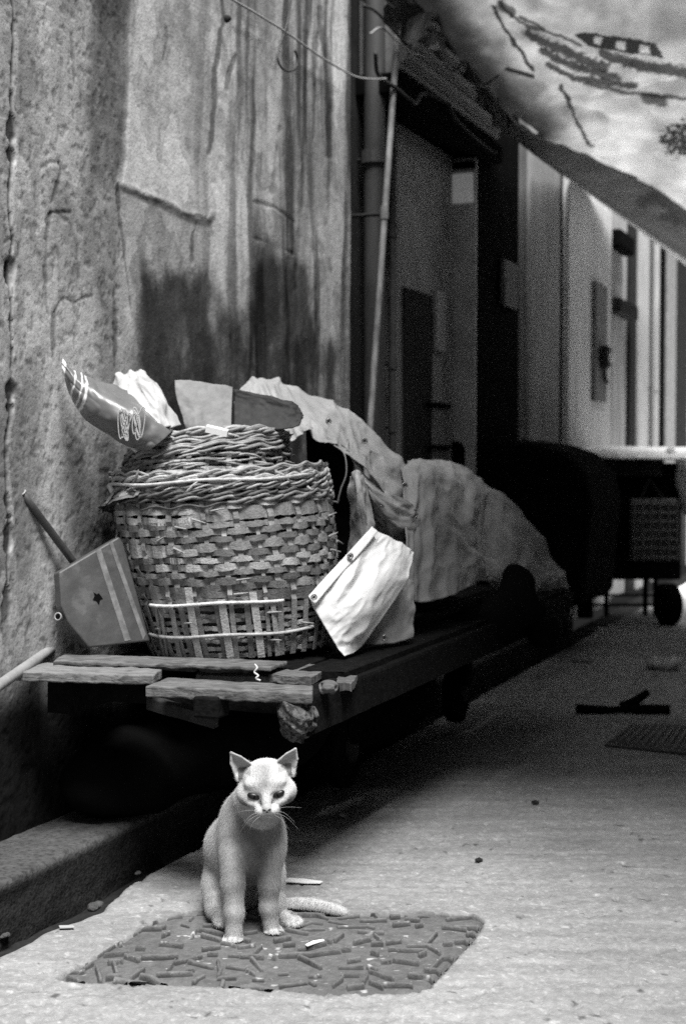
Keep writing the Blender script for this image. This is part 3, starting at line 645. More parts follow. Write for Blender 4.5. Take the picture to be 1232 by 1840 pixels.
# deck boards under the load (lengthwise)
for k_ in range(5):
    n_ = 0.15 + k_ * 0.13
    mbq = MB(); plank(mbq, A(0.30, n_, 0.493), A(2.55, n_, 0.493), NV, 0.115, 0.022, 40 + k_); mbq.build('deck_board', m_beam, cart)
# wheels, low, in the dark
for s_ in (1.1, 2.2):
    for n_ in (0.24, 0.40):
        wh = MB().lathe(A(s_, n_ - 0.025, 0.15), [(0.09, 0), (0.115, 0.006), (0.115, 0.044), (0.09, 0.05)], 28, NV).build('wheel', m_black, cart)
        MB().lathe(A(s_, n_ - 0.035, 0.15), [(0.04, 0), (0.04, 0.07)], 12, NV).build('hub', m_dark, wh)
        MB().abox(s_ - 0.03, s_ + 0.03, n_ + 0.03, n_ + 0.05, 0.17, 0.41).build('fork', m_black, cart)

# loose boards laid across the near end: pixel corners on plane z
def board(label, pts, z, th, seed, m, holes=()):
    # pts: front-left, front-right, back-right, back-left on the top face
    c = [G(x, y, z) for x, y in pts]; nu, nv = 30, 8
    V = np.zeros((nu, nv, 3))
    for i in range(nu):
        for j in range(nv):
            u, v = i / (nu - 1), j / (nv - 1)
            p = (c[0] * (1 - u) + c[1] * u) * (1 - v) + (c[3] * (1 - u) + c[2] * u) * v
            V[i, j] = p
    sc_ = np.linalg.norm(c[1] - c[0]) / .30; uu, vv = np.meshgrid(np.arange(nu) * 0.5 * sc_, np.arange(nv) * 0.35, indexing='ij')
    V[..., 2] += 0.006 * (fbm(uu, vv, seed) - 0.5)
    eg = 0.008 * (fbm(uu * 1.2, vv * 2, seed + 1) - 0.5); ev = np.zeros((nu, nv)); ev[:, 0] = 1; ev[:, -1] = 1
    V[..., 1] += eg * ev; eh = np.zeros((nu, nv)); eh[0] = 1; eh[-1] = 1; V[..., 0] += eg * eh * 1.2
    Bm = V.copy(); Bm[..., 2] -= th + 0.004 * (fbm(uu * 1.3, vv, seed + 5) - 0.5)
    idx = np.arange(nu * nv).reshape(nu, nv); o_ = nu * nv
    F = [(idx[i, j], idx[i + 1, j], idx[i + 1, j + 1], idx[i, j + 1]) for i in range(nu - 1) for j in range(nv - 1)]
    F2 = [tuple(x + o_ for x in f[::-1]) for f in F]
    loop = list(idx[:, 0]) + list(idx[-1, 1:]) + list(idx[::-1, -1][1:]) + list(idx[0, ::-1][1:-1])
    Sd = [(loop[i - 1], loop[i - 1] + o_, loop[i] + o_, loop[i]) for i in range(len(loop))]
    o = MB().add(np.concatenate([V.reshape(-1, 3), Bm.reshape(-1, 3)]), F + F2 + Sd).build('loose_plank', m, bevel=0.003)
    return tag(o, label, 'plank', 'loose planks on the near end of the handcart')
mp1 = mat('plank_pale', 0.16, 0.85, 50, 0.35, 0.8, 120, stretch=(0.3, 1, 1), thresh=(70, 0.56, 0.64, 0.55))
mp2 = mat('plank_grey', 0.12, 0.85, 50, 0.5, 0.9, 120, stretch=(0.3, 1, 1), thresh=(60, 0.5, 0.64, 0.45))
board('pale short thick plank at the left end, sticking out toward the wall', [(27, 1207), (290, 1215), (285, 1200), (95, 1192)][:1] + [(278, 1214), (289, 1202), (80, 1190)], 0.512, 0.022, 61, mp1)
board('long thin plank lying nearest the basket and over the others', [(95, 1188), (485, 1199), (518, 1187), (118, 1174)], 0.522, 0.010, 62, mp2)
board('rough plank with crumbling front edge, closest to the cat', [(262, 1233), (560, 1246), (563, 1232), (300, 1217)], 0.500, 0.024, 63, mp2)
board('short plank with a nail hole on the right, pushed under the basket', [(480, 1212), (560, 1217), (598, 1196), (515, 1190)], 0.502, 0.018, 64, mp2)
board('narrow plank half hidden between the thin plank and the crumbling plank', [(352, 1213), (545, 1218), (552, 1212), (356, 1207)], 0.496, 0.014, 65, mat('plank_d', 0.12, 0.9, 40, 0.4, 0.6))
board('small stub of plank beside the wooden knob', [(604, 1227), (632, 1229), (642, 1214), (610, 1211)], 0.492, 0.018, 66, mat('plank_e', 0.09, 0.9, 40, 0.4, 0.6))
F1 = Field(P(590, 1232, 3.08) - 0.05, P(590, 1232, 3.08) + 0.05, 0.0025); cc = P(590, 1234, 3.08)
F1.ell(cc, np.eye(3), (0.022, 0.02, 0.015), 0.006)
for i in range(10): F1.ell(cc + np.array([q.uniform(-.02, .02), q.uniform(-.01, .0), q.uniform(-.012, .01)]), np.eye(3), (.006, .006, .006), 0.004, cut=(i % 2 == 0))
Vv, Ff = surface_nets(F1.f, F1.lo, F1.h); tag(MB().add(Vv, Ff).build('wood_lump', mp2, smooth=True), 'rounded knotty lump of wood at the corner of the handcart', 'wood lump')
pts = catmull([P(458, 1194, 3.05), P(462, 1200, 3.03), P(457, 1208, 3.03), P(464, 1214, 3.02), P(460, 1219, 3.02), P(468, 1223, 3.02)], 24)
tag(MB().tube(pts, 0.0022, 6).build('string', mat('string', 0.5, 0.9), smooth=True), 'frayed bit of string tied over the thin plank', 'string')

# rods by the wall
def rod(name, label, a, b, r, m, cat, hollow=False, group=None):
    a = np.asarray(a); b = np.asarray(b); d = (b - a) / np.linalg.norm(b - a)
    t = thing(name, label, cat, b if b[2] < a[2] else a, group)
    MB().tube([a + (b - a) * x for x in np.linspace(0, 1, 8)], r, 16).build('shaft', m, t, smooth=True)
    if hollow:
        Mx = frame(d); ring = [a - d * 0.0012 + Mx @ np.array([math.cos(x) * r, math.sin(x) * r, 0]) for x in np.linspace(0, 2 * math.pi, 17)]
        MB().tube(ring, r * 0.22, 6, cap=False).build('rim', mat(name + '_rim', 0.3, 0.5), t, smooth=True)
        MB().tube([a - d * 0.0016, a - d * 0.0006], r * 0.8, 14).build('bore', m_black, t)
    return t
rod('wooden_pole', 'smooth pale round pole slanting down beside the handcart at the wall', P(-30, 1252, 2.98), P(122, 1146, 3.60), 0.0125, mat('pale_wood', 0.24, 0.6, 20, 0.2, 0.3), 'pole')
rod('metal_tube', 'thin dark hollow tube leaning on the wall above the grey case', P(40, 886, 3.34), P(170, 1060, 3.52), 0.0095, mat('tube_dark', 0.045, 0.45, 20, 0.3, 0.2, spec=0.5), 'tube', True, 'hollow tubes by the wall')
rod('metal_tube', 'short hollow tube poking out behind the lower corner of the grey case', P(105, 1108, 3.38), P(190, 1120, 3.60), 0.0085, mat('tube_mid', 0.10, 0.45, 20, 0.3, 0.2, spec=0.5), 'tube', True, 'hollow tubes by the wall')

# ---- flat grey case with clipped corner
def case():
    YF = 3.42
    poly = [(106, 1028), (214, 964), (222, 975), (270, 1152), (160, 1164), (122, 1118), (110, 1090)]
    t = thing('flat_case', 'flat grey case with clipped corners and two pale stripes leaning on the basket', 'case', P(200, 1164, YF))
    f = [P(x, y, YF + (x - 180) * 0.0006 - (y - 1060) * 0.0002) for x, y in poly]; nrm = np.cross(f[2] - f[0], f[4] - f[0]); nrm /= np.linalg.norm(nrm)
    if nrm[1] < 0: nrm = -nrm
    k = len(f); V = f + [p + nrm * 0.05 for p in f]
    MB().add(V, [tuple(range(k)), tuple(range(2 * k - 1, k - 1, -1))] + [(i, i + k, (i + 1) % k + k, (i + 1) % k) for i in range(k)]).build('body', mat('case_grey', 0.07, 0.5, 14, 0.35, 0.35, 40, thresh=(25, 0.58, 0.66, 1.4), spec=0.4), t, bevel=0.004)
    def strip(name, pp, m, lift=0.0015):
        g = [P(x, y, YF + (x - 180) * 0.0006 - (y - 1060) * 0.0002) - nrm * lift for x, y in pp]; kk = len(g)
        MB().add(g + [p + nrm * 0.001 for p in g], [tuple(range(kk)), tuple(range(2 * kk - 1, kk - 1, -1))] + [(i, i + kk, (i + 1) % kk + kk, (i + 1) % kk) for i in range(kk)]).build(name, m, t)
    ms = mat('case_stripe', 0.17, 0.5, 30, 0.5, 0.2)
    strip('stripe', [(172, 990), (181, 985), (235, 1150), (224, 1152)], ms); strip('stripe', [(196, 976), (202, 973), (262, 1140), (257, 1150)], ms)
    strip('mark', [(168, 1064), (174, 1068), (178, 1066), (185, 1076), (180, 1078), (178, 1087), (173, 1080), (167, 1078), (170, 1071)], m_black)
    return t
case()

# ================================================================== BASKETS
def basket(name, label, cx, cy, top, bot, rt, rb, zt, zb, tilt, nst, nrows, seed, rim_rows, bulge=0.0, bands=(), skew=0.0, rods=False):
    """woven basket: centre (cx,cy) ; profile from rb at zb to rt at zt, tilted about its base centre"""
    rd = random.Random(seed); base = np.array([cx, cy, zb]); t = thing(name, label, 'basket', base, 'wicker baskets stacked on the handcart')
    Rm = np.array(Matrix.Rotation(tilt[0], 3, 'Y') @ Matrix.Rotation(tilt[1], 3, 'X')); Hh = zt - zb
    def rad(v): return rb + (rt - rb) * v ** 0.8 + bulge * math.sin(math.pi * v)
    def pt(th, v, dr=0): r = rad(v) + dr; return base + Rm @ np.array([r * math.cos(th) + skew * v, r * math.sin(th), v * Hh])
    # stakes
    ms = MB(); sw = 0.0072
    sj = [rd.uniform(-.25, .25) for _ in range(nst)]
    for k in range(nst):
        th0 = 2 * math.pi * (k + sj[k] * 0.5) / nst; nseg = 40; w2 = sw * rd.uniform(.6, 1.1); lean = rd.uniform(-.05, .05)
        V = []
        for i in range(nseg + 1):
            v = i / nseg; par = math.sin(math.pi * (v * nrows + k)); th = th0 + lean * (v - 0.5)
            for dt, dr in ((-w2, -.0015), (w2, -.0015), (w2, .0015), (-w2, .0015)):
                V.append(pt(th + dt / rad(v), v, dr + (0.0035 * par if v > 0.32 else 0.0035)))
        F = [(i * 4 + j, i * 4 + (j + 1) % 4, (i + 1) * 4 + (j + 1) % 4, (i + 1) * 4 + j) for i in range(nseg) for j in range(4)]
        ms.add(V, F, rd.uniform(.12, .30))
    ms.build('stake', m_wick, t, smooth=False)
    # weavers, each row in a few overlapping lengths
    mw = MB()
    for r_ in range(nrows):
        v0 = (r_ + 0.5) / nrows; low = v0 < 0.30 and not rods
        nlen = 4; seg = nst * 6
        off = rd.random() * 6.28; wv = rd.uniform(.85, 1.15) * Hh / nrows * (0.50 if not low else 0.34); ph = rd.uniform(0, 6.28)
        for L in range(nlen):
            a0 = off + 2 * math.pi * L / nlen; a1 = off + 2 * math.pi * (L + 1.06) / nlen; n = seg // nlen + 4
            alb = rd.uniform(.10, .48); V = []; al = []; wj = rd.uniform(.8, 1.15); vj = rd.uniform(-.12, .12) / nrows
            for i in range(n + 1):
                th = a0 + (a1 - a0) * i / n
                x = th / (2 * math.pi) * nst; par = math.cos(math.pi * (x + r_)); par = math.copysign(min(1, abs(par) * 1.6), par)
                dv = 0.0022 * math.sin(3 * th + ph) / Hh + vj + (0.009 / Hh) * (float(fbm(np.array(th * 6.), np.array(r_ * 3.1), seed)) - .5)
                pinch = 0.75 + 0.25 * abs(par)
                for dz, dr in ((-1, -.0012), (1, -.0012), (1, .0012), (-1, .0012)):
                    V.append(pt(th, min(1.02, v0 + dv + dz * wv * wj * pinch / Hh), dr + 0.0042 * par - (0.003 if low else 0)))
                    al.append(alb * (0.75 + 0.5 * float(fbm(np.array(th * 9.), np.array(r_ * 7.7 + L), seed + 2))))
            F = [(i * 4 + j, (i + 1) * 4 + j, (i + 1) * 4 + (j + 1) % 4, i * 4 + (j + 1) % 4) for i in range(n) for j in range(4)] + [(0, 1, 2, 3), (4 * n, 4 * n + 3, 4 * n + 2, 4 * n + 1)]
            if rods and r_ > 3:
                for q2 in range(2):
                    pp = [(np.array(V[4 * i]) * (1 - w_) + np.array(V[4 * i + 1]) * w_) + np.array([0, 0, .003 * math.sin(i * .35 + ph + q2 * 2)]) + (pt(a0, 1) - pt(a0, 1)) for i, w_ in ((i, .3 + .5 * q2 + .2 * math.sin(i * .21 + ph * q2)) for i in range(n + 1))]
                    mw.tube(pp, rd.uniform(.0024, .0042), 6, a=rd.uniform(.10, .42))
            else: mw.add(V, F, np.array(al))
            # frayed loose end
            if rd.random() < .35:
                p0 = pt(a1, v0, .006); d = pt(a1 + .12, v0 + rd.uniform(-.03, .03), .02) - p0
                mw.tube([p0, p0 + d * .5, p0 + d], [.003, .0025, .001], 5, a=.3)
    mw.build('woven_side', m_wick, t)
    # dark inside lining so that only chinks show
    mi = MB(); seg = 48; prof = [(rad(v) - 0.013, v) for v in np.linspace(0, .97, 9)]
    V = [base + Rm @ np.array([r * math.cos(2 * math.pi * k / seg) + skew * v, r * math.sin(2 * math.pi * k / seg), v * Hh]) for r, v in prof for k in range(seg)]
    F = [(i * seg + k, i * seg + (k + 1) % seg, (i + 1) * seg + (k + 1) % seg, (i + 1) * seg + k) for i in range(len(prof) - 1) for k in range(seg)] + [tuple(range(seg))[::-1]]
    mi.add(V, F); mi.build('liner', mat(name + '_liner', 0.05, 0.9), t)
    # rim: rows of rods wandering over and under each other
    mr = MB()
    for r_ in range(rim_rows):
        for L in range(4):
            a0 = rd.random() * 6.28; a1 = a0 + rd.uniform(1.6, 3.4); n = 90; v0 = 1.0 - (r_ * 0.012 + rd.uniform(-.003, .003)) / Hh; ph = rd.random() * 6; rr_ = rd.uniform(.0038, .0068)
            pts = [pt(a, v0 + (.004 * math.sin(a * nst * .5 + ph) + .006 * math.sin(a * 1.7 + ph)) / Hh, .007 + .004 * math.sin(a * nst * .5 + ph + 1.5)) for a in np.linspace(a0, a1, n)]
            mr.tube(pts, rr_ * .68, 7, a=rd.uniform(.07, .46))
    for i in range(26):      # short splints and broken ends along the rim
        a = rd.random() * 6.28; v = 1 - rd.random() * .12; p0 = pt(a, v, .010); d = rd.uniform(.02, .055)
        tdir = pt(a + .1, v + rd.uniform(-.06, .06), .010 + rd.uniform(0, .006)) - p0; tdir /= np.linalg.norm(tdir)
        mr.tube([p0, p0 + tdir * d * .5, p0 + tdir * d + np.array([0, 0, rd.uniform(-.008, .012)])], [.0035, .004, .0015], 6, a=rd.uniform(.2, .5))
    mr.build('rim', m_wick, t, smooth=True)
    # vertical ties and hoops seen low on the side
    if bands:
        mbnd = MB()
        for (a_deg, v0, v1, w_, al, lean) in bands:
            V = []; n = 24
            for i in range(n + 1):
                v = v0 + (v1 - v0) * i / n; th = R(a_deg + lean * (1 - v / max(v1, .01)))
                for dt, dr in ((-w_, .008), (w_, .008), (w_, .0105), (-w_, .0105)): V.append(pt(th + dt / rad(v), v, dr))
            F = [(i * 4 + j, i * 4 + (j + 1) % 4, (i + 1) * 4 + (j + 1) % 4, (i + 1) * 4 + j) for i in range(n) for j in range(4)] + [(3, 2, 1, 0), (4 * n, 4 * n + 1, 4 * n + 2, 4 * n + 3)]
            mbnd.add(V, F, al)
        mbnd.build('splint', m_wick, t)
        hp = MB()
        for v, a0, a1, al in ((.305, 225, 300, .62), (.955, 150, 330, .5), (.13, 215, 320, .4)):
            hp.tube([pt(R(a), v + .006 * math.sin(a * .1), .0115) for a in np.linspace(a0, a1, 60)], .0045, 6, a=al, flat=1)
        hp.build('hoop', m_wick, t, smooth=True)
    return t, pt, rad
BY = 3.62
zb = 0.515
# px extents -> radii at depth BY
b1, pt1, rad1 = basket('wicker_basket', 'large round wicker basket with wide woven sides standing on the handcart planks', (433 - 616) / FPX * BY, BY, 0, 0, 0.265, 0.224, 0.965, zb, (R(-3.0), 0), 41, 27, 5, 7, bulge=0.022, skew=-0.032,
    bands=[(252, 0, .40, .0085, .5, -3), (268, 0, .33, .0085, .45, 0), (284, 0, .36, .0085, .55, 2), (240, 0, .28, .006, .35, -5), (232, .0, .25, .0035, .3, -8), (229, .0, .3, .0035, .3, -8), (294, 0, .3, .006, .35, 2)])
b2, pt2, rad2 = basket('wicker_basket', 'smaller wicker basket nested upside in the large one, its frayed rim on top', (372 - 616) / FPX * BY - 0.022, BY + 0.0, 0, 0, 0.19, 0.250, 1.035, 0.885, (R(-6), R(-9)), 27, 12, 8, 6, skew=0.045, rods=True)
b2['label'] = 'shallower wicker basket nested in the top of the large one, with a frayed twisted rim'
# white peg tied at the rim's left end
pg = P(202, 880, 3.52)
mbx = MB().tube([P(196, 872, 3.52), P(204, 884, 3.51), P(216, 905, 3.5)], [.006, .008, .006], 8)
tag(mbx.build('bamboo_peg', mat('peg', 0.6, 0.5), smooth=True), 'stubby pale bamboo peg jammed at the left end of the large rim', 'peg')
mbx = MB().tube([P(227, 795, 3.46), P(236, 800, 3.45), P(246, 812, 3.45)], [.004, .007, .005], 8)
tag(mbx.build('bamboo_peg', mat('peg2', 0.6, 0.5), smooth=True), 'short pale splinter below the printed roll at the upper rim', 'peg')
mbx = MB().obox(P(390, 774, 3.37), (0.97, 0.1, -0.22), (0.05, 0.9, 0.2), (0.2, -0.1, 0.95), (0.026, 0.012, 0.0075))
tag(mbx.build('paper_slip', mat('paper', 0.85, 0.6, 10, 0.05, 0)), 'small white paper slip stuck in the frayed rim', 'paper slip')

# ---- stuffing in the baskets
def grid_thing(name, label, cat, ctl, nu, nv, cr, m, al=1.0, thick=0.002, group=None, parent=None):
    V = patch(ctl, nu, nv); V = crumple(V, *cr) if cr else V
    V = crumple(V, cr[0] * .13, cr[1] * 2.4, cr[2] * 2.4, cr[3] + 7, 2, 1.6) if cr else V
    if callable(al): px, py = proj(V); al = al(px, py)
    o = MB().grid(V, al, thick=thick).build(name, m, parent, smooth=True)
    return tag(o, label, cat, group) if parent is None else o
# printed plastic roll: a cone lying over the rim
m_roll = mat('roll_plastic', 1.0, 0.35, 20, 0.12, 0.25, 25, attr='alb', spec=0.6)
def roll():
    t = thing('plastic_roll', 'cone of rolled printed plastic with pale bands lying over the basket rim', 'plastic roll', P(250, 790, 3.5))
    ctl = [[(108, 648, 3.46), (112, 650, 3.45), (114, 655, 3.45), (113, 660, 3.45), (110, 664, 3.46)],
           [(134, 668, 3.46), (138, 680, 3.42), (136, 694, 3.41), (132, 706, 3.42), (126, 716, 3.45)],
           [(166, 680, 3.47), (172, 700, 3.41), (170, 722, 3.39), (163, 742, 3.40), (152, 752, 3.44)],
           [(212, 696, 3.48), (218, 718, 3.41), (216, 744, 3.38), (206, 768, 3.39), (194, 782, 3.43)],
           [(262, 722, 3.48), (264, 744, 3.41), (258, 768, 3.39), (246, 788, 3.39), (228, 800, 3.42)],
           [(312, 770, 3.48), (302, 782, 3.42), (288, 795, 3.40), (272, 806, 3.40), (256, 812, 3.42)]]
    V = patch(ctl, 120, 70); V = crumple(V, 0.010, 4, 2, 140, 2, 0.9)
    px, py = proj(V); uu_ = np.linspace(0, 1, 120)[:, None] * np.ones(70) + .015 * np.sin(np.linspace(0, 3.1, 70))[None]
    al = np.full(px.shape, .13)
    for u0, w0, v0 in ((.035, .03, .7), (.195, .010, .6), (.275, .008, .62), (.325, .013, .66)): al = np.where(np.abs(uu_ - u0) < w0, v0, al)
    MB().grid(V, al, thick=0.0015).build('sheet', m_roll, t, smooth=True)
    # scribbled ruffle print as raised cord
    mc = MB(); pts = []
    for i in range(160):
        u = i / 159; pts.append(P(213 + 46 * u + 6 * math.cos(u * 60) + 5 * math.sin(u * 13), 764 - 4 * u + (24 + 6 * math.sin(u * 9)) * math.sin(u * 60 + 1.2 * math.sin(u * 11)), 3.374))
    mc.tube(catmull(pts, 500), 0.0013, 6); mc.build('ruffle', mat('ruffle', 0.45, 0.7), t, smooth=True)
roll()
grid_thing('plastic_sheet', 'crumpled shiny pale plastic sheet poking up behind the printed roll', 'plastic sheet',
    [[(183, 690, 3.56), (212, 664, 3.60), (240, 658, 3.62), (262, 664, 3.62)], [(210, 712, 3.46), (235, 690, 3.50), (258, 682, 3.52), (284, 692, 3.56)], [(236, 745, 3.42), (262, 722, 3.44), (285, 715, 3.46), (304, 726, 3.52)], [(262, 785, 3.40), (290, 770, 3.42), (310, 765, 3.44), (328, 762, 3.5)]],
    60, 60, (0.035, 1.3, 1.6, 141, 2, 0.9), mat('shiny_plastic', 0.5, 0.25, 12, 0.12, 0.2, 20, spec=0.7))
grid_thing('cardboard_flap', 'stiff grey cardboard flap standing up in the basket, left of the dark flap', 'cardboard',
    [[(314, 682, 3.66), (350, 684, 3.66), (385, 688, 3.66), (418, 696, 3.66)], [(316, 710, 3.63), (352, 714, 3.62), (386, 716, 3.62), (417, 718, 3.62)], [(324, 738, 3.60), (356, 744, 3.58), (388, 740, 3.57), (416, 742, 3.57)], [(334, 775, 3.56), (360, 778, 3.50), (390, 775, 3.48), (416, 775, 3.5)]],
    40, 50, (0.012, 2, 2, 142, 3, 0.6), mat('card_grey', 0.2, 0.7, 30, 0.25, 0.3, 60))
grid_thing('cardboard_flap', 'dark stiff flap with rounded end lying over the back of the basket rim', 'cardboard',
    [[(419, 697, 3.64), (460, 706, 3.62), (505, 716, 3.60), (534, 728, 3.6), (543, 745, 3.6)], [(420, 720, 3.62), (460, 728, 3.60), (505, 738, 3.58), (535, 742, 3.58), (545, 750, 3.58)], [(420, 765, 3.56), (460, 770, 3.54), (505, 772, 3.54), (535, 766, 3.56), (540, 758, 3.58)]],
    30, 60, (0.015, 2, 3, 143, 3, 0.5), mat('card_dark', 0.035, 0.7, 30, 0.4, 0.4, 60))

# ================================================================== TARPAULINS
m_tarp = mat('pale_tarp', 1.0, 0.5, 14, 0.16, 0.35, 45, attr='alb', spec=0.45)
m_tarpw = mat('white_tarp', 0.80, 0.55, 20, 0.10, 0.45, 40, spec=0.4)
m_tarp2 = mat('grey_tarp', 0.30, 0.8, 6, 0.2, 0.4, 30, spec=0.3)
tp = thing('tarpaulin', 'pale tarpaulin with metal eyelets thrown over the back of the basket', 'tarpaulin', A(0.75, 0.45, 0.52))
def sheet(name, ctl, nu, nv, cr, m, al=1.0, thick=0.0022): return grid_thing(name, None, None, ctl, nu, nv, cr, m, al, thick, parent=tp)
sheet('cover', [[(412, 712, 3.86), (432, 684, 3.95), (462, 667, 4.02), (500, 664, 4.08), (540, 680, 4.1), (600, 715, 4.12), (650, 748, 4.15), (700, 795, 4.18), (738, 850, 4.2), (752, 900, 4.2)],
    [(418, 722, 3.78), (450, 695, 3.85), (480, 685, 3.9), (510, 684, 3.95), (548, 705, 3.98), (600, 745, 4.0), (645, 775, 4.02), (690, 818, 4.05), (728, 872, 4.08), (745, 915, 4.1)],
    [(424, 740, 3.72), (470, 735, 3.76), (505, 738, 3.8), (530, 745, 3.82), (565, 752, 3.84), (602, 780, 3.85), (640, 800, 3.88), (680, 835, 3.9), (715, 880, 3.94), (735, 930, 3.98)],
    [(430, 775, 3.70), (470, 780, 3.72), (510, 782, 3.74), (545, 768, 3.74), (575, 785, 3.74), (610, 800, 3.76), (645, 830, 3.78), (680, 872, 3.82), (700, 915, 3.86), (720, 960, 3.9)]],
    90, 220, (0.045, .8, 5, 150, 2, 0.9), m_tarp, lambda x, y: 0.40 - 0.06 * sstep(.4,.6,fbm(x / 60, y / 40, 151)))
# black sheet set in the gap under the cover for its deep shade
sheet('gap_shade', [[(548, 765, 3.80), (580, 780, 3.80), (612, 800, 3.80), (640, 830, 3.82)], [(555, 840, 3.84), (590, 845, 3.86), (618, 850, 3.86), (640, 870, 3.86)], [(575, 930, 3.84), (600, 935, 3.88), (622, 940, 3.88), (640, 950, 3.88)], [(590, 1040, 3.82), (610, 1045, 3.88), (628, 1050, 3.88), (645, 1060, 3.88)]], 60, 40, (0.02, 3, 2, 152, 2, .5), m_black)
sheet('fold', [[(618, 800, 3.77), (650, 835, 3.79), (690, 870, 3.82), (712, 890, 3.84), (745, 905, 3.9)], [(620, 830, 3.80), (655, 870, 3.78), (690, 905, 3.80), (725, 925, 3.84), (750, 925, 3.9)], [(640, 870, 3.84), (668, 910, 3.82), (695, 935, 3.82), (730, 955, 3.86), (748, 960, 3.9)], [(655, 930, 3.86), (680, 960, 3.86), (700, 975, 3.86), (728, 985, 3.88), (745, 985, 3.9)]],
    70, 80, (0.05, 1.8, 1.8, 153, 2, 1.0), m_tarp, lambda x, y: 0.30 + 0.16 * sstep(890, 850, y))
sheet('fold', [[(624, 858, 3.74), (638, 845, 3.72), (652, 855, 3.73), (662, 875, 3.78)], [(624, 900, 3.75), (640, 885, 3.70), (658, 895, 3.72), (668, 920, 3.78)], [(625, 960, 3.77), (645, 940, 3.72), (664, 940, 3.72), (672, 952, 3.76)], [(620, 1040, 3.80), (640, 1030, 3.76), (665, 1020, 3.74), (680, 1010, 3.76)]],
    60, 50, (0.02, 2, 2, 154, 2, .8), m_tarp, 0.46)
# the brightest hanging corner
def corner():
    o4 = [(668, 947), (747, 992), (618, 1180), (555, 1071)]      # top, right, bottom, left
    ctl = [[(668, 947, 3.60), (694, 960, 3.62), (721, 974, 3.64), (747, 992, 3.66)],
           [(630, 988, 3.54), (660, 1005, 3.545), (695, 1030, 3.56), (724, 1052, 3.62)],
           [(592, 1030, 3.49), (625, 1062, 3.48), (662, 1090, 3.50), (692, 1110, 3.56)],
           [(555, 1071, 3.45), (574, 1106, 3.44), (597, 1145, 3.44), (618, 1180, 3.45)]]
    ctl[3] = [(555, 1071, 3.45), (574, 1106, 3.44), (597, 1145, 3.44), (618, 1180, 3.45)]
    ctl[2] = [(592, 1030, 3.49), (620, 1065, 3.47), (645, 1105, 3.48), (655, 1158, 3.54)]
    V = patch(ctl, 90, 90); V = crumple(V, 0.022, 1.8, 2.0, 155, 2, 0.9); V = crumple(V, 0.003, 4, 4, 159, 2, 1.6)
    # hem ridge along the left edge
    MB().grid(V, 1.0, thick=0.0025).build('flap', m_tarpw, tp, smooth=True)
    V2 = patch([[(668, 946, 3.585), (640, 978, 3.545), (592, 1029, 3.48), (554, 1071, 3.44)], [(678, 955, 3.582), (650, 990, 3.54), (602, 1043, 3.475), (565, 1087, 3.435)]], 8, 60); V2 = crumple(V2, 0.003, 1, 8, 156)
    MB().grid(V2, 1.0, thick=0.003).build('hem', m_tarpw, tp, smooth=True)
    V3 = patch([[(574, 1076, 3.458), (600, 1060, 3.46), (628, 1030, 3.49), (664, 985, 3.53)], [(578, 1080, 3.456), (604, 1064, 3.458), (632, 1034, 3.488), (665, 988, 3.53)]], 6, 50)
corner()
sheet('under_flap', [[(700, 1040, 3.70), (720, 1035, 3.74), (742, 1045, 3.8)], [(672, 1095, 3.64), (705, 1085, 3.68), (745, 1090, 3.76)], [(650, 1158, 3.60), (695, 1158, 3.66), (740, 1146, 3.74)]], 40, 40, (0.015, 2, 2, 157, 3, .5), m_tarp, 0.28)
def eyelet(p, nrm, r=0.0065):
    Mx = frame(nrm); ring = [p + Mx @ np.array([math.cos(x) * r, math.sin(x) * r, 0]) for x in np.linspace(0, 2 * math.pi, 19)]
    e = MB().tube(ring, 0.0018, 7, cap=False).build('eyelet', mat('brass_eyelet', 0.25, 0.3, metal=0.8), tp, smooth=True)
    MB().tube([p - Mx[:, 2] * .001, p + Mx[:, 2] * .001], r * .62, 12).build('hole', m_dark, e)
for x, y, Yd in ((629, 999, 3.51), (564, 1073, 3.425), (590, 757, 3.76), (655, 792, 3.84), (727, 872, 3.86), (745, 925, 3.88), (690, 1146, 3.62)):
    eyelet(P(x, y, Yd), np.array([0.15, -1, 0.25]))
pts = [P(600, 800, 3.7), P(618, 815, 3.68), P(622, 850, 3.68), P(612, 880, 3.69), P(606, 905, 3.7)]
tag(MB().tube(catmull(pts, 30), 0.0022, 6).build('cord', m_wire, smooth=True), 'thin loose cord dangling in the dark gap beside the basket', 'cord')

# grey tarpaulin over the load behind
t2 = thing('tarpaulin', 'dull grey tarpaulin draped over a rounded heap on the far half of the handcart', 'tarpaulin', A(1.6, 0.45, 0.5))
ctl = [[(725, 822, 4.15), (760, 822, 4.3), (800, 830, 4.6), (850, 850, 4.9), (900, 878, 5.1), (950, 925, 5.25), (1000, 985, 5.38), (1025, 1040, 5.45), (1036, 1105, 5.5)],
       [(728, 850, 4.0), (765, 855, 4.1), (805, 868, 4.35), (850, 890, 4.6), (895, 920, 4.85), (938, 960, 5.05), (975, 1010, 5.2), (1005, 1055, 5.3), (1022, 1110, 5.4)],
       [(732, 900, 3.88), (770, 910, 3.96), (808, 925, 4.15), (850, 950, 4.4), (890, 980, 4.65), (925, 1015, 4.88), (958, 1050, 5.05), (985, 1080, 5.2), (1005, 1112, 5.3)],
       [(738, 980, 3.80), (772, 985, 3.9), (810, 990, 4.08), (850, 1000, 4.3), (885, 1022, 4.55), (915, 1052, 4.75), (945, 1080, 4.95), (968, 1098, 5.1), (985, 1112, 5.2)],
       [(738, 1075, 3.78), (772, 1082, 3.88), (808, 1068, 4.05), (845, 1048, 4.25), (878, 1045, 4.5), (905, 1070, 4.7), (930, 1090, 4.9), (950, 1102, 5.05), (965, 1112, 5.15)]]
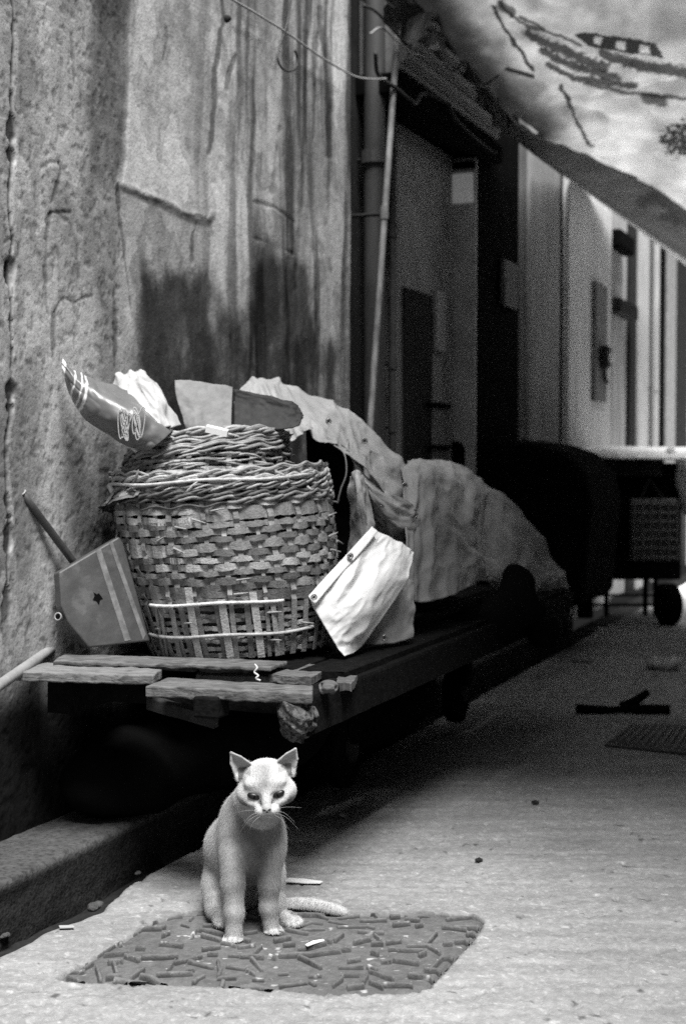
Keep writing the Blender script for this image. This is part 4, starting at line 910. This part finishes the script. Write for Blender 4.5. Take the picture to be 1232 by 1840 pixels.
V = patch(ctl, 120, 220); V = crumple(V, 0.055, .8, 3.2, 163, 1, .7); V = crumple(V, 0.016, 1.4, 7, 168, 1, 1.6); V = crumple(V, 0.008, 4, 8, 166, 2, 1.8)
MB().grid(V, 1.0, thick=0.003).build('cover', m_tarp2, t2, smooth=True)
for x, y, d in ((1020, 1098, 5.35),):
    p = P(x, y, d - 0.06); Mx = frame((0.2, -1, .2)); MB().tube([p + Mx @ np.array([math.cos(a) * .012, math.sin(a) * .012, 0]) for a in np.linspace(0, 6.283, 15)], .004, 6, cap=False).build('eyelet', mat('eyelet2', 0.6, 0.3), t2, smooth=True)
# heaped load under it (dark sacks) and a black stool-like bundle in front
def lump(name, label, cat, ells, m, h=0.012, seed=1, parent=None, amp=0.02):
    cs = np.array([e[0] for e in ells]); rs = max(max(e[1]) for e in ells)
    F = Field(cs.min(0) - rs - .05, cs.max(0) + rs + .05, h)
    for c_, r_ in ells: F.ell(np.array(c_), Mfr, r_, 0.04)
    X = np.meshgrid(*[F.lo[i] + F.h * np.arange(F.n[i]) for i in range(3)], indexing='ij')
    F.f += (amp * (vnoise(X[0] * 14 + X[2] * 9, X[1] * 14 - X[2] * 8, seed) - .5)).astype(np.float32)
    V, Fc = surface_nets(F.f, F.lo, F.h); o = MB().add(V, Fc).build(name, m, parent, smooth=True)
    return tag(o, label, cat) if parent is None else o
lump('sack_heap', 'dark stuffed sack heaped under the grey tarpaulin on the handcart', 'sack', [(A(1.15, 0.35, 0.62), (0.28, 0.2, 0.12)), (A(1.7, 0.33, 0.60), (0.4, 0.2, 0.1))], m_black)
lump('shade_filler', 'black filler mass added underneath the handcart to deepen the shade', 'sack', [(A(0.42, 0.10, 0.20), (0.26, 0.15, 0.12)), (A(0.80, 0.20, 0.25), (0.40, 0.24, 0.15)), (A(1.5, 0.25, 0.22), (0.5, 0.26, 0.16))], m_black, 0.014, 4)  # black mass added under the cart to block bounce and shade the kerb
lump('dark_bundle', 'black upright bundle leaning against the front of the grey tarpaulin', 'bundle', [(P(922, 1036, 4.58), (0.018, 0.03, 0.035)), (P(938, 1046, 4.58), (0.018, 0.03, 0.03)), (P(928, 1080, 4.55), (0.045, 0.05, 0.07)), (P(950, 1098, 4.55), (0.05, 0.05, 0.03)), (P(905, 1110, 4.52), (0.17, 0.06, 0.06)), (P(850, 1125, 4.4), (0.16, 0.06, 0.07)), (P(985, 1130, 4.75), (0.14, 0.06, 0.06))], m_black, 0.008, 3, amp=.03)

# ================================================================== FAR CARTS
def cc_():
    poly = [(715, 808), (780, 793), (900, 789), (965, 798), (1015, 815), (1048, 850), (1062, 905), (1052, 985), (1044, 1092), (715, 1092)]
    fr_ = [P(x, y, 6.6 + (x - 715) * .0012) for x, y in poly]; k = len(fr_); V = fr_ + [p + DV * .8 * np.array([1, 1, 0]) for p in fr_]
    t = thing('covered_cart', 'tall load under a black cover parked behind the grey tarpaulin', 'covered load', fr_[9])
    MB().add(V, [tuple(range(k)), tuple(range(2 * k - 1, k - 1, -1))] + [(i, i + k, (i + 1) % k + k, (i + 1) % k) for i in range(k)]).build('cover', m_black, t, bevel=.04)
cc_()
FY = 9.6
fc = thing('vendor_cart', 'dark vendor cart with a white top board near the bright end of the alley', 'cart', G(1150, 1112))
def fp(px, py, Y=FY): return P(px, py, Y - 0.7)
def fbox(name, x0, x1, y0, y1, Y0, Y1, m, parent=fc, bevel=0.01):
    a, b = fp(x0, y1, Y0), fp(x1, y0, Y0); Y0, Y1 = Y0 - 0.7, Y1 - 0.7; V = [(a[0], Y0, a[2]), (b[0], Y0, a[2]), (b[0], Y1, a[2]), (a[0], Y1, a[2]), (a[0], Y0, b[2]), (b[0], Y0, b[2]), (b[0], Y1, b[2]), (a[0], Y1, b[2])]
    return MB().hexa(V).build(name, m, parent, bevel=bevel)
fbox('cabinet', 1056, 1225, 832, 1042, 9.3, 9.55, m_black)
V = patch([[(1005, 806, 8.9), (1080, 805, 8.9), (1160, 806, 8.9), (1300, 808, 8.9)], [(1010, 811, 8.6), (1080, 814, 8.5), (1160, 817, 8.5), (1300, 819, 8.5)], [(1018, 816, 8.5), (1085, 824, 8.42), (1160, 826, 8.42), (1300, 828, 8.42)]], 16, 40)
MB().grid(V, 1.0, thick=0.012).build('top_board', mat('white_board', 0.85, 0.5), fc, smooth=True)
fbox('front_board', 1075, 1190, 824, 856, 9.19, 9.23, m_dark)
fbox('shelf_rail', 1066, 1225, 1068, 1072, 9.3, 9.34, m_black); fbox('shelf_rail', 1066, 1225, 1085, 1090, 9.3, 9.34, m_black)
for x in (1062, 1090, 1160, 1178): fbox('leg', x - 4, x + 4, 1040, 1108, 9.31, 9.36, m_black)
fbox('leg', 1040, 1066, 1045, 1112, 9.0, 9.1, m_black)
MB().lathe(fp(1200, 1086, 9.1) - np.array([.05, 0, 0]), [(0.10, 0), (0.125, 0.015), (0.125, 0.085), (0.10, 0.1)], 20, (1, 0.25, 0)).build('wheel', m_black, fc)
MB().tube([fp(1060, 890, 9.05), fp(1050, 960, 9.0), fp(1038, 1035, 8.95)], 0.012, 8).build('prop', mat('prop', 0.2, 0.5), fc)
# hanging crate: open weave
cr = thing('hanging_crate', 'grey woven plastic crate hanging on the side of the vendor cart', 'crate', fp(1180, 1010, 9.1))
o = fbox('body', 1134, 1218, 897, 1008, 9.08, 9.16, mat('crate_grey', 0.11, 0.7, 14, 0.3, 0.2), cr)
mbx = MB()
for i in range(7):
    y = 905 + i * 16; mbx.tube([fp(1133, y, 9.07), fp(1219, y + 1, 9.07)], 0.008, 5)
for i in range(6):
    x = 1138 + i * 15.5; mbx.tube([fp(x, 898, 9.065), fp(x + 1, 1007, 9.065)], 0.008, 5)
mbx.build('weave', mat('crate_pale', 0.12, 0.7), cr)
MB().tube([fp(1150, 900, 9.1), fp(1165, 862, 9.15), fp(1195, 900, 9.1)], 0.006, 6).build('handle', m_dark, cr)
lump('white_bag', 'bright plastic bag hanging at the edge of the vendor cart top', 'bag', [(fp(1224, 850, 8.9), (0.05, 0.03, 0.09)), (fp(1232, 890, 8.9), (0.045, 0.03, 0.12))], mat('bag_pale', 0.5, 0.5), 0.01, 6)
lump('white_cup', 'tiny white cup on the vendor cart top', 'cup', [(fp(1204, 812, 9.2), (0.03, 0.03, 0.035))], mat('cup_white', 0.85, 0.4), 0.007, 6, amp=.004)

# ================================================================== GROUND THINGS
def cover():
    t = thing('drain_cover', 'worn cement drain cover with scattered raised bars, under the cat', 'drain cover', G(480, 1715))
    nx, ny = 640, 420; xs = np.linspace(-0.55, 0.34, nx); ys = np.linspace(2.62, 3.2, ny)
    X, Y = np.meshgrid(xs, ys, indexing='ij'); px, py = proj(np.stack([X, Y, X * 0], -1))
    c = np.array(cov_px).mean(0); inner = [(c[0] + (x - c[0]) * .998, c[1] + (y - c[1]) * .998) for x, y in cov_px]
    ins = inpoly(px, py, inner)
    Z = np.full(X.shape, -0.001) - .007 * (1 - sstep(0, 7, dpoly(px, py, cov_px + cov_px[:1]))) + 0.0025 * (fbm(X * 30, Y * 30, 170) - .5) + .004 * (fbm(X * 5, Y * 5, 171) - .5)
    al = 0.10 * (1 + .5 * (fbm(X * 12, Y * 12, 172) - .5))
    # raised bars, tossed at all angles
    rd = random.Random(21); pl = []
    for _ in range(9000):
        x = rd.uniform(-.52, .33); y = rd.uniform(2.64, 3.18)
        if all((x - a) ** 2 + ((y - b) * 1.0) ** 2 > .035 ** 2 for a, b, _1, _2 in pl): pl.append((x, y, rd.choice([0, .15, -.2, .5, -.7, .9, 0, 1.3, -1.2, .3, 2.5]) + rd.uniform(-.25, .25), rd.choice([.010, .016, .022, .030, .036]) * rd.uniform(.8, 1.15)))
    pl = [b_ for b_ in pl if rd.random() > .22]
    # perspective flattens depth, so bars near each other read as a jumble
    B = np.zeros(X.shape)
    for x, y, a, L in pl:
        ca, sa = math.cos(a), math.sin(a); m = (np.abs(X - x) < .05) & (np.abs(Y - y) < .05)
        u = (X[m] - x) * ca + (Y[m] - y) * sa; v = -(X[m] - x) * sa + (Y[m] - y) * ca
        d = np.maximum(np.abs(u) - L, 0) ** 2 + np.maximum(np.abs(v) - .0008 - .0022 * ((L * 997) % 1), 0) ** 2
        B[m] = np.maximum(B[m], 1 - sstep(.0, .0030, np.sqrt(d)))
    wear = 0.45 + .55 * sstep(.35, .6, fbm(X * 7, Y * 7, 173)); Z = Z + .009 * B * wear
    al = al + .22 * sstep(.76, .84, fbm(X * 38, Y * 60, 174, 3))
    D = np.clip(np.maximum(np.roll(B, -5, 1), np.roll(B, -3, 1)) - B, 0, 1); al = al * (1 - .85 * D * (.55 + .6 * fbm(X * 14, Y * 14, 176))) * (1 + .15 * B)      # shadow of each bar painted along its near side, bar tops paler
    V = np.stack([X, Y, Z], -1); idx = np.arange(nx * ny).reshape(nx, ny)
    keep = ins[:-1, :-1] & ins[1:, :-1] & ins[1:, 1:] & ins[:-1, 1:]
    Fq = np.stack([idx[:-1, :-1][keep], idx[1:, :-1][keep], idx[1:, 1:][keep], idx[:-1, 1:][keep]], 1)
    used = np.zeros(nx * ny, bool); used[Fq.ravel()] = True; new = np.cumsum(used) - 1
    MB().add(V.reshape(-1, 3)[used], new[Fq], al.ravel()[used]).build('plate', m_cover, t, smooth=True)
    return t
cover()
# second grate further along
def grate():
    t = thing('street_grate', 'low dark grate with slanting ribs farther down the alley floor', 'grate', G(1170, 1330))
    c = [G(1085, 1342), G(1250, 1360), G(1270, 1308), G(1130, 1306)]
    mbx = MB(); V = [p + UPV * .004 for p in c] + [p + UPV * .010 for p in c]; mbx.hexa(V, 1.0); mbx.build('plate', mat('iron', 0.07, 0.8, 20, .4, .6), t)
    mr = MB()
    for i in range(11):
        u = (i + .5) / 11; a = c[0] * (1 - u) + c[1] * u; b = c[3] * (1 - u) + c[2] * u; a2 = a * .9 + b * .1; b2 = a * .1 + b * .9
        mr.tube([a2 + UPV * .012, b2 + UPV * .012], .007, 6)
    mr.build('rib', mat('rib_iron', 0.12, 0.7, 30, .5, .5), t, smooth=True)
grate()
def crumpled(label, px, py, r, m, seed, name='paper_scrap', cat='litter', flat=.35, group='litter on the alley floor'):
    p = G(px, py); h = r / 8; F = Field(p - np.array([r * 1.6, r * 1.6, .01]), p + np.array([r * 1.6, r * 1.6, r * 1.4]), h)
    F.ell(p + UPV * r * flat * .8, np.eye(3), (r, r * .7, r * flat), .01)
    X = np.meshgrid(*[F.lo[i] + F.h * np.arange(F.n[i]) for i in range(3)], indexing='ij')
    F.f += (r * .5 * (fbm((X[0] + X[2]) / r * 2, (X[1] - X[2]) / r * 2, seed, 2) - .5)).astype(np.float32)
    V, Fc = surface_nets(F.f, F.lo, F.h); V[:, 2] = np.maximum(V[:, 2], .001)
    return tag(MB().add(V, Fc).build(name, m), label, cat, group)
m_litter = mat('litter_pale', .62, .5, 20, .25, .2)
crumpled('crumpled pale plastic bag lying on the dark part of the alley floor', 1190, 1203, .085, mat('litter_grey', .35, .5, 20, .35, .2), 180, 'plastic_bag', 'bag', .4)
crumpled('small bright scrap on the floor near the grey tarpaulin end', 1077, 1133, .025, m_litter, 181)
crumpled('flat dim scrap on the floor between the handcart and the dark branch', 1046, 1190, .05, mat('litter_dim', .16, .7), 182, flat=.15)
crumpled('small dark pebble on the lit concrete right of the cat', 860, 1548, .010, m_dark, 183, 'pebble', 'pebble', .5, 'pebbles on the alley floor')
crumpled('tiny dark pebble at the edge of the cart shade', 961, 1445, .012, m_dark, 184, 'pebble', 'pebble', .5, 'pebbles on the alley floor')
crumpled('pale stone chip at the edge of the shade behind the cat', 615, 1468, .011, mat('chip', .3, .8), 185, 'stone_chip', 'stone chip', .5, 'pebbles on the alley floor')
# flat paper strips
def strip(label, pts, m, dz=.006):
    c = [G(x, y) + UPV * dz for x, y in pts]; k = len(c); V = c + [p - UPV * .002 for p in c]
    o = MB().add(V, [tuple(range(k))[::-1], tuple(range(k, 2 * k))] + [(i, (i + 1) % k, (i + 1) % k + k, i + k) for i in range(k)]).build('paper_strip', m); return tag(o, label, 'litter', 'litter on the alley floor')
m_strip = mat('strip_white', .8, .6, 20, .1, 0)
strip('long white paper strip on the concrete just behind the cat tail', [(508, 1585), (520, 1582), (545, 1583), (580, 1588), (575, 1591), (550, 1591), (512, 1588)], m_strip)
strip('small curled white strip on the drain cover in front of the tail', [(548, 1706), (562, 1699), (580, 1696), (583, 1698), (566, 1703), (552, 1708)], m_strip, .010)
strip('pale flattened scrap on the slab left of the drain cover', [(106, 1668), (132, 1667), (134, 1671), (108, 1672)], mat('strip_grey', .35, .7))
# dark forked branch
br = thing('fallen_branch', 'dark forked piece of wood lying on the alley floor', 'branch', G(1115, 1285))
a = G(1034, 1282) + UPV * .02; b = G(1202, 1284) + UPV * .02
MB().tube(catmull([a, a * .7 + b * .3 - UPV * .006, (a + b) / 2, a * .25 + b * .75, b], 20), [.018] * 6 + [.014] * 6 + [.02] * 8, 9).build('stem', m_black, br, smooth=True)
MB().tube(catmull([G(1118, 1280) + UPV * .02, P(1138, 1262, 5.5), P(1164, 1243, 5.5)], 12), np.linspace(.024, .014, 12), 9).build('fork', m_black, br, smooth=True)
# broken slab chip at the gutter corner
def chip(label, px, py, r, seed):
    p = G(px, py); h = r / 9; F = Field(p - r * 1.8, p + r * 1.8, h); F.ell(p + UPV * r * .1, Mfr, (r * 1.3, r * .7, r * .5), .004)
    X = np.meshgrid(*[F.lo[i] + F.h * np.arange(F.n[i]) for i in range(3)], indexing='ij'); F.f += (r * .7 * (fbm((X[0] + X[2]) / r, (X[1] - X[2]) / r, seed, 3) - .5)).astype(np.float32)
    V, Fc = surface_nets(F.f, F.lo, F.h); tag(MB().add(V, Fc).build('concrete_chunk', m_kerb, smooth=False), label, 'concrete chunk', 'broken concrete by the gutter')
chip('broken lump of concrete at the chipped slab corner by the gutter', 172, 1630, .020, 190)
chip('small pale concrete crumb in the gutter at the far left', 8, 1683, .012, 191)
chip('small chipped lump on the slab edge behind the cat', 248, 1570, .010, 192)

# ================================================================== CAT
U = 2.95 / FPX
def cat():
    t = thing('cat', 'slim pale short-haired cat sitting upright on the drain cover facing the camera', 'cat', G(450, 1690))
    lo = P(340, 1720, 3.25); lo = np.array([P(335, 1700, 2.95)[0], 2.78, -.005]); hi = np.array([P(640, 1500, 3.1)[0], 3.24, .43])
    F = Field(lo, hi, .0023)
    E = np.eye(3); u = U
    # torso: rump, loin, ribcage, shoulders, neck
    F.ell(P(418, 1598, 3.14), frame((0.1, .5, .8)), (52 * u, 50 * u, 62 * u), .02)
    F.cap(P(412, 1580, 3.13), P(420, 1520, 3.08), 50 * u, 50 * u, .03)
    F.cap(P(420, 1520, 3.08), P(440, 1465, 3.01), 50 * u, 40 * u, .03)
    F.cap(P(440, 1465, 3.01), P(455, 1425, 2.97), 41 * u, 31 * u, .018)
    F.ell(P(458, 1500, 2.975), frame((0, .25, 1)), (44 * u, 38 * u, 64 * u), .018)
    F.ell(P(452, 1548, 2.985), frame((0, .1, 1)), (40 * u, 36 * u, 42 * u), .02)
    # neck into head
    F.cap(P(468, 1480, 2.965), P(474, 1432, 2.93), 36 * u, 31 * u, .018)
    # shoulders
    F.ell(P(418, 1500, 2.99), frame((.1, .2, 1)), (26 * u, 30 * u, 48 * u), .02)
    F.ell(P(496, 1515, 2.985), frame((0, .2, 1)), (20 * u, 28 * u, 48 * u), .02)
    # front legs
    def leg(pts, k=.010):
        for a, b in zip(pts[:-1], pts[1:]): F.cap(P(*a[:3]), P(*b[:3]), a[3] * u, b[3] * u, k)
    leg([(418, 1535, 2.955, 24), (419, 1590, 2.93, 20), (421, 1640, 2.915, 16.5), (420, 1680, 2.91, 14.5)])
    leg([(487, 1535, 2.965, 23), (484, 1590, 2.955, 19), (483, 1630, 2.955, 16), (487, 1664, 2.955, 14)])
    # paws: four toes each
    def paw(px, py, Y, sc=1., dx=0):
        F.ell(P(px, py - 9, Y + .008), E, (15.5 * u * sc, 17 * u * sc, 10 * u * sc), .008)
        for i, o_ in enumerate((-11, -4, 4, 11)):
            F.ell(P(px + o_ * sc + dx, py - 7 + (2 if abs(o_) > 8 else 0), Y - .014 + (.005 if abs(o_) > 8 else 0)), E, (5.0 * u * sc, 8.5 * u * sc, 7.0 * u * sc), .0028)
    paw(419, 1700, 2.905, 1.15, -1); paw(490, 1684, 2.955, 1.1, 2)
    # haunches: thigh, folded knee, hind foot
    F.ell(P(397, 1590, 3.10), frame((.1, .2, 1)), (30 * u, 52 * u, 55 * u), .015)
    F.ell(P(388, 1628, 3.05), frame((0, .1, 1)), (20 * u, 38 * u, 26 * u), .012)
    leg([(388, 1636, 3.02, 17), (396, 1646, 2.99, 13)]); 
    F.ell(P(398, 1655, 2.985), E, (14 * u, 30 * u, 8 * u), .008)
    F.ell(P(488, 1575, 3.08), frame((0, .3, 1)), (27 * u, 46 * u, 48 * u), .014)
    F.ell(P(498, 1625, 3.05), frame((0, .1, 1)), (18 * u, 34 * u, 24 * u), .010)
    leg([(500, 1640, 3.05, 13), (515, 1652, 3.015, 11), (528, 1658, 2.995, 11)], .008)
    for i, (x, y, Y) in enumerate(((520, 1664, 2.985), (528, 1665, 2.98), (535, 1663, 2.985), (540, 1659, 2.99))):
        F.cap(P(x - 6, y - 7, Y + .02), P(x, y - 2, Y - .004), 6.6 * u, 5.4 * u, .003)
    # tail lying to the right
    tl = catmull([P(470, 1640, 3.14), P(520, 1628, 3.12), P(560, 1627, 3.10), P(595, 1634, 3.075), P(618, 1640, 3.06)], 14); rr_ = np.linspace(15, 8.5, 14) * u
    for i in range(13): F.cap(tl[i], tl[i + 1], rr_[i], rr_[i + 1], .006)
    # ---- head
    hc = P(478, 1411, 2.905); roll = R(-4.5)
    fr = np.array([0.03, -0.995, -0.09]); fr /= np.linalg.norm(fr)
    rt = np.array([math.cos(roll), 0, -math.sin(roll)]); rt -= fr * (rt @ fr); rt /= np.linalg.norm(rt); upv = np.cross(rt, -fr); upv = upv if upv[2] > 0 else -upv
    M = np.stack([rt, upv, fr], 1)
    def h(x, y, z): return hc + M @ (np.array([x, y, z]) * u)
    def he(x, y, z, r, k=.006, cut=False, Mx=None): F.ell(h(x, y, z), M if Mx is None else Mx, np.array(r) * u, k, cut)
    he(0, 10, -8, (43, 35, 40), .010); he(0, -10, -2, (50, 27, 31), .012); he(0, 4, 14, (36, 28, 24), .010)
    for s_ in (-1, 1):
        he(s_ * 33, -14, 4, (19, 19, 22), .012)
        he(s_ * 19, 12, 23, (17, 8, 10), .008)
        he(s_ * 9.5, -34, 36, (11.5, 8.5, 11), .005)
        he(s_ * 22, -22, 22, (13, 10, 12), .010)
    F.cap(h(0, 12, 27), h(0, -24, 43), 11 * u, 8 * u, .008)
    he(0, -29, 44, (7.5, 5.0, 6), .004); he(0, -43, 30, (13, 7, 12), .007)
    for s_ in (-1, 1): he(s_ * 20.5, -8, 41, (11.5, 6.5, 9), .005, True)
    he(0, -38.5, 47, (10, .8, 4), .002, True)
    # ears: curved cups
    for s_ in (-1, 1):
        tip = np.array([s_ * 57, 66, 2]) if s_ < 0 else np.array([58, 63, 2])
        b0, bm_, b1 = np.array([s_ * 50, 12, -2]), np.array([s_ * 42, 24, -26]), np.array([s_ * 19, 38, 0])
        for i in range(16):
            q_ = i / 15; b_ = b0 * (1 - q_) ** 2 + 2 * bm_ * q_ * (1 - q_) + b1 * q_ * q_
            mid = b_ * .45 + tip * .55 + np.array([s_ * 5 * (1 - q_), 3, 0]) + np.array([0, 0, -5]) * math.sin(math.pi * q_)
            F.cap(h(*b_), h(*mid), 2.6 * u, 1.9 * u, .0016); F.cap(h(*mid), h(*(tip * .97 + mid * .03)), 2.1 * u, 1.6 * u, .0016)
        he(s_ * 44, 17, -6, (9, 6, 6), .006)
    # keep the contact with the ground flat
    V, Fc = surface_nets(F.f, F.lo, F.h)
    V[:, 2] = np.maximum(V[:, 2], .004)
    L = (V - hc) @ M / u; x, y, z = L[:, 0], L[:, 1], L[:, 2]
    # coat: pale, with dusky cheeks, brow wedge, ear cups; shade painted into chest and lower legs
    al = np.full(len(V), .44); hd = np.linalg.norm(L * np.array([1, 1, .8]), axis=1) < 85
    nz = vnoise(V[:, 0] * 260 + V[:, 1] * 90, V[:, 2] * 260, 200); nf = vnoise(V[:, 0] * 90, V[:, 2] * 70, 201)
    ax_ = np.abs(x)
    ck = np.exp(-(((ax_ - 38) / 14) ** 2 + ((y + 24) / 14) ** 2)) * (z > -12); brow = np.exp(-((x / (5 + np.clip(y - 2, 0, 40) * .38)) ** 2)) * sstep(0, 12, y) * (1 - sstep(38, 46, y)) * (z > 0)
    rim = np.exp(-((((np.hypot((ax_ - 22) / 1.35, y + 9)) - 12) / 4.5) ** 2)) * (z > 0)
    nos = np.exp(-((x / 9) ** 2 + ((y + 34) / 4.5) ** 2)) * (z > 38)
    hm = 1.20 - .95 * ck * (1 - rim) - .55 * brow - .45 * nos * 0
    tear = np.exp(-(((ax_ - 11) / 3) ** 2 + ((y + 18) / 7) ** 2)) * (z > 10)
    hm = hm * (1 - .35 * tear) + .22 * rim
    al = np.where(hd & (y > -44), al * hm, al)
    ear = hd & (y > 26) & (ax_ > 24); inn = ear & (ax_ > 22)
    al = np.where(ear, .34, al); al = np.where(hd & (ax_ > 26) & (ax_ < 48) & (y > 14) & (y < 34) & (z > -24) & (z < 4) & (y > 6 + (48 - ax_) * .8), .12, al)
    chin = hd & (y < -40) & (z > 0); al = np.where(chin, .38, al)
    lg = (1 - sstep(.08, .19, V[:, 2])) * sstep(.015, .045, V[:, 2]) * (V[:, 1] < 3.0); al = al * (1 - .25 * lg); body = ~hd; ch = np.exp(-(((V[:, 0] - P(455, 1500, 2.95)[0]) / .06) ** 2)) * (V[:, 1] < 2.99) * sstep(.06, .12, V[:, 2]); al = np.where(body, al * .94 * (1 - .68 * ch), al)
    al = al * (0.95 + .10 * nz) * (.92 + .16 * nf)
    mc = mat('cat_coat', 1.0, 0.85, 220, 0.10, 0.3, 320, attr='alb', spec=0.15, bdist=.002)
    mc.node_tree.nodes['Principled BSDF'].inputs['Sheen Weight'].default_value = .25
    body_o = MB().add(V, Fc, al)
    # short coat: tiny hairs standing off the skin, in the same mesh
    tri = np.array(Fc); cen = V[tri].mean(1); Nn = np.cross(V[tri[:, 1]] - V[tri[:, 0]], V[tri[:, 3]] - V[tri[:, 0]]); Nn /= np.linalg.norm(Nn, axis=1)[:, None] + 1e-9
    r2 = np.random.RandomState(5); 
    sel = np.concatenate([np.arange(len(tri))] * 2); sel = sel[r2.rand(len(sel)) < .62]
    Lc = (cen[sel] - hc) @ M / u; skip = ((Lc[:, 1] > 30) & (np.abs(Lc[:, 0]) > 26)) | (np.hypot(np.abs(Lc[:, 0]) - 20.5, (Lc[:, 1] + 8) * 1.3) < 13) & (Lc[:, 2] > 15) | ((np.abs(Lc[:, 0]) < 9) & (np.abs(Lc[:, 1] + 30) < 9) & (Lc[:, 2] > 30)); sel = sel[~skip]
    n = len(sel); ab = r2.rand(n, 2); q4 = V[tri[sel]]
    root = (q4[:, 0] * (1 - ab[:, :1]) + q4[:, 1] * ab[:, :1]) * (1 - ab[:, 1:]) + (q4[:, 3] * (1 - ab[:, :1]) + q4[:, 2] * ab[:, :1]) * ab[:, 1:]
    lay = np.array([0, .1, -1.0]); hdm = np.linalg.norm((root - hc) / u, axis=1) < 75
    flow = np.where(hdm[:, None], (root - h(0, -28, 45)), lay[None]); flow = flow - Nn[sel] * (flow * Nn[sel]).sum(1)[:, None]; flow /= np.linalg.norm(flow, axis=1)[:, None] + 1e-9
    dirn = flow * .95 + Nn[sel] * .24 + r2.randn(n, 3) * .16; ln = (.004 + .0055 * r2.rand(n)) * np.where(hdm, .65, 1.0)
    side = np.cross(dirn, Nn[sel]); side /= np.linalg.norm(side, axis=1)[:, None] + 1e-9
    tip = root + dirn * ln[:, None]; tip[:, 2] = np.maximum(tip[:, 2], .002); wdt = .00028
    HV = np.stack([root - side * wdt, root + side * wdt, tip], 1).reshape(-1, 3); ha = np.repeat(al[tri[sel, 0]] * r2.uniform(.9, 1.1, n), 3)
    body_o.add(HV, np.arange(n * 3).reshape(-1, 3), ha)
    body_o.build('body', mc, t, smooth=True)
    # eyes: dark almond with glint lids
    me_ = mat('cat_eye', .010, .35, 30, .3, 0, spec=.3)
    for s_ in (-1, 1):
        Fe = Field(h(s_ * 20.5, -8, 30) - .016, h(s_ * 20.5, -8, 30) + .016, .0007)
        tl_ = R(17) * s_; xa = rt * math.cos(tl_) + upv * math.sin(tl_); ya = -rt * math.sin(tl_) + upv * math.cos(tl_)
        Fe.ell(h(s_ * 20.5, -8.5, EYEZ), np.stack([xa, ya, fr], 1), np.array([13, 6.6, 7]) * u, .001)
        Ve, Fe_ = surface_nets(Fe.f, Fe.lo, Fe.h)
        e = MB().add(Ve, Fe_).build('eye', me_, t, smooth=True)
        pz = h(s_ * 20.5, -8.5, EYEZ + 6.9)
        MB().add([pz + ya * 4.6 * u, pz - xa * 1.7 * u + fr * .0002, pz - ya * 4.6 * u, pz + xa * 1.7 * u + fr * .0002, pz + fr * .0006], [(0, 1, 4), (1, 2, 4), (2, 3, 4), (3, 0, 4)]).build('pupil', m_black, e)
    Fn = Field(h(0, -29, 48) - .014, h(0, -29, 48) + .014, .0007); Fn.ell(h(-3.2, -28.5, 48), M, np.array([4.4, 2.6, 2.6]) * u, .002); Fn.ell(h(3.2, -28.5, 48), M, np.array([4.4, 2.6, 2.6]) * u, .002); Fn.ell(h(0, -32, 47.5), M, np.array([2.6, 3, 2.4]) * u, .002)
    Vn, Fn_ = surface_nets(Fn.f, Fn.lo, Fn.h); MB().add(Vn, Fn_).build('nose', mat('cat_nose', .04, .5), t, smooth=True)
    mw = mat('whisker', .35, .4, 10, .05, 0)
    for s_ in (-1, 1):
        for k_, (dx, dy, dz, x0, y0) in enumerate([(34, -24, 6, 14, -34), (42, -34, 12, 12, -37), (46, -2, 2, 15, -30), (28, -30, 14, 10, -40)]):
            a = h(s_ * x0, y0, 42); b = h(s_ * (x0 + dx * .5), y0 + dy * .25 + 2, 42 + dz); c_ = h(s_ * (x0 + dx), y0 + dy, 42 + dz * .6)
            MB().tube(catmull([a, b, c_], 14), np.linspace(.00028, .0001, 14), 5).build('whisker', mw, t, smooth=True)
EYEZ = 29
cat()
for o in list(scene.objects):
    if '_o' in o.keys(): del o['_o']
bpy.data.objects.remove(ub)
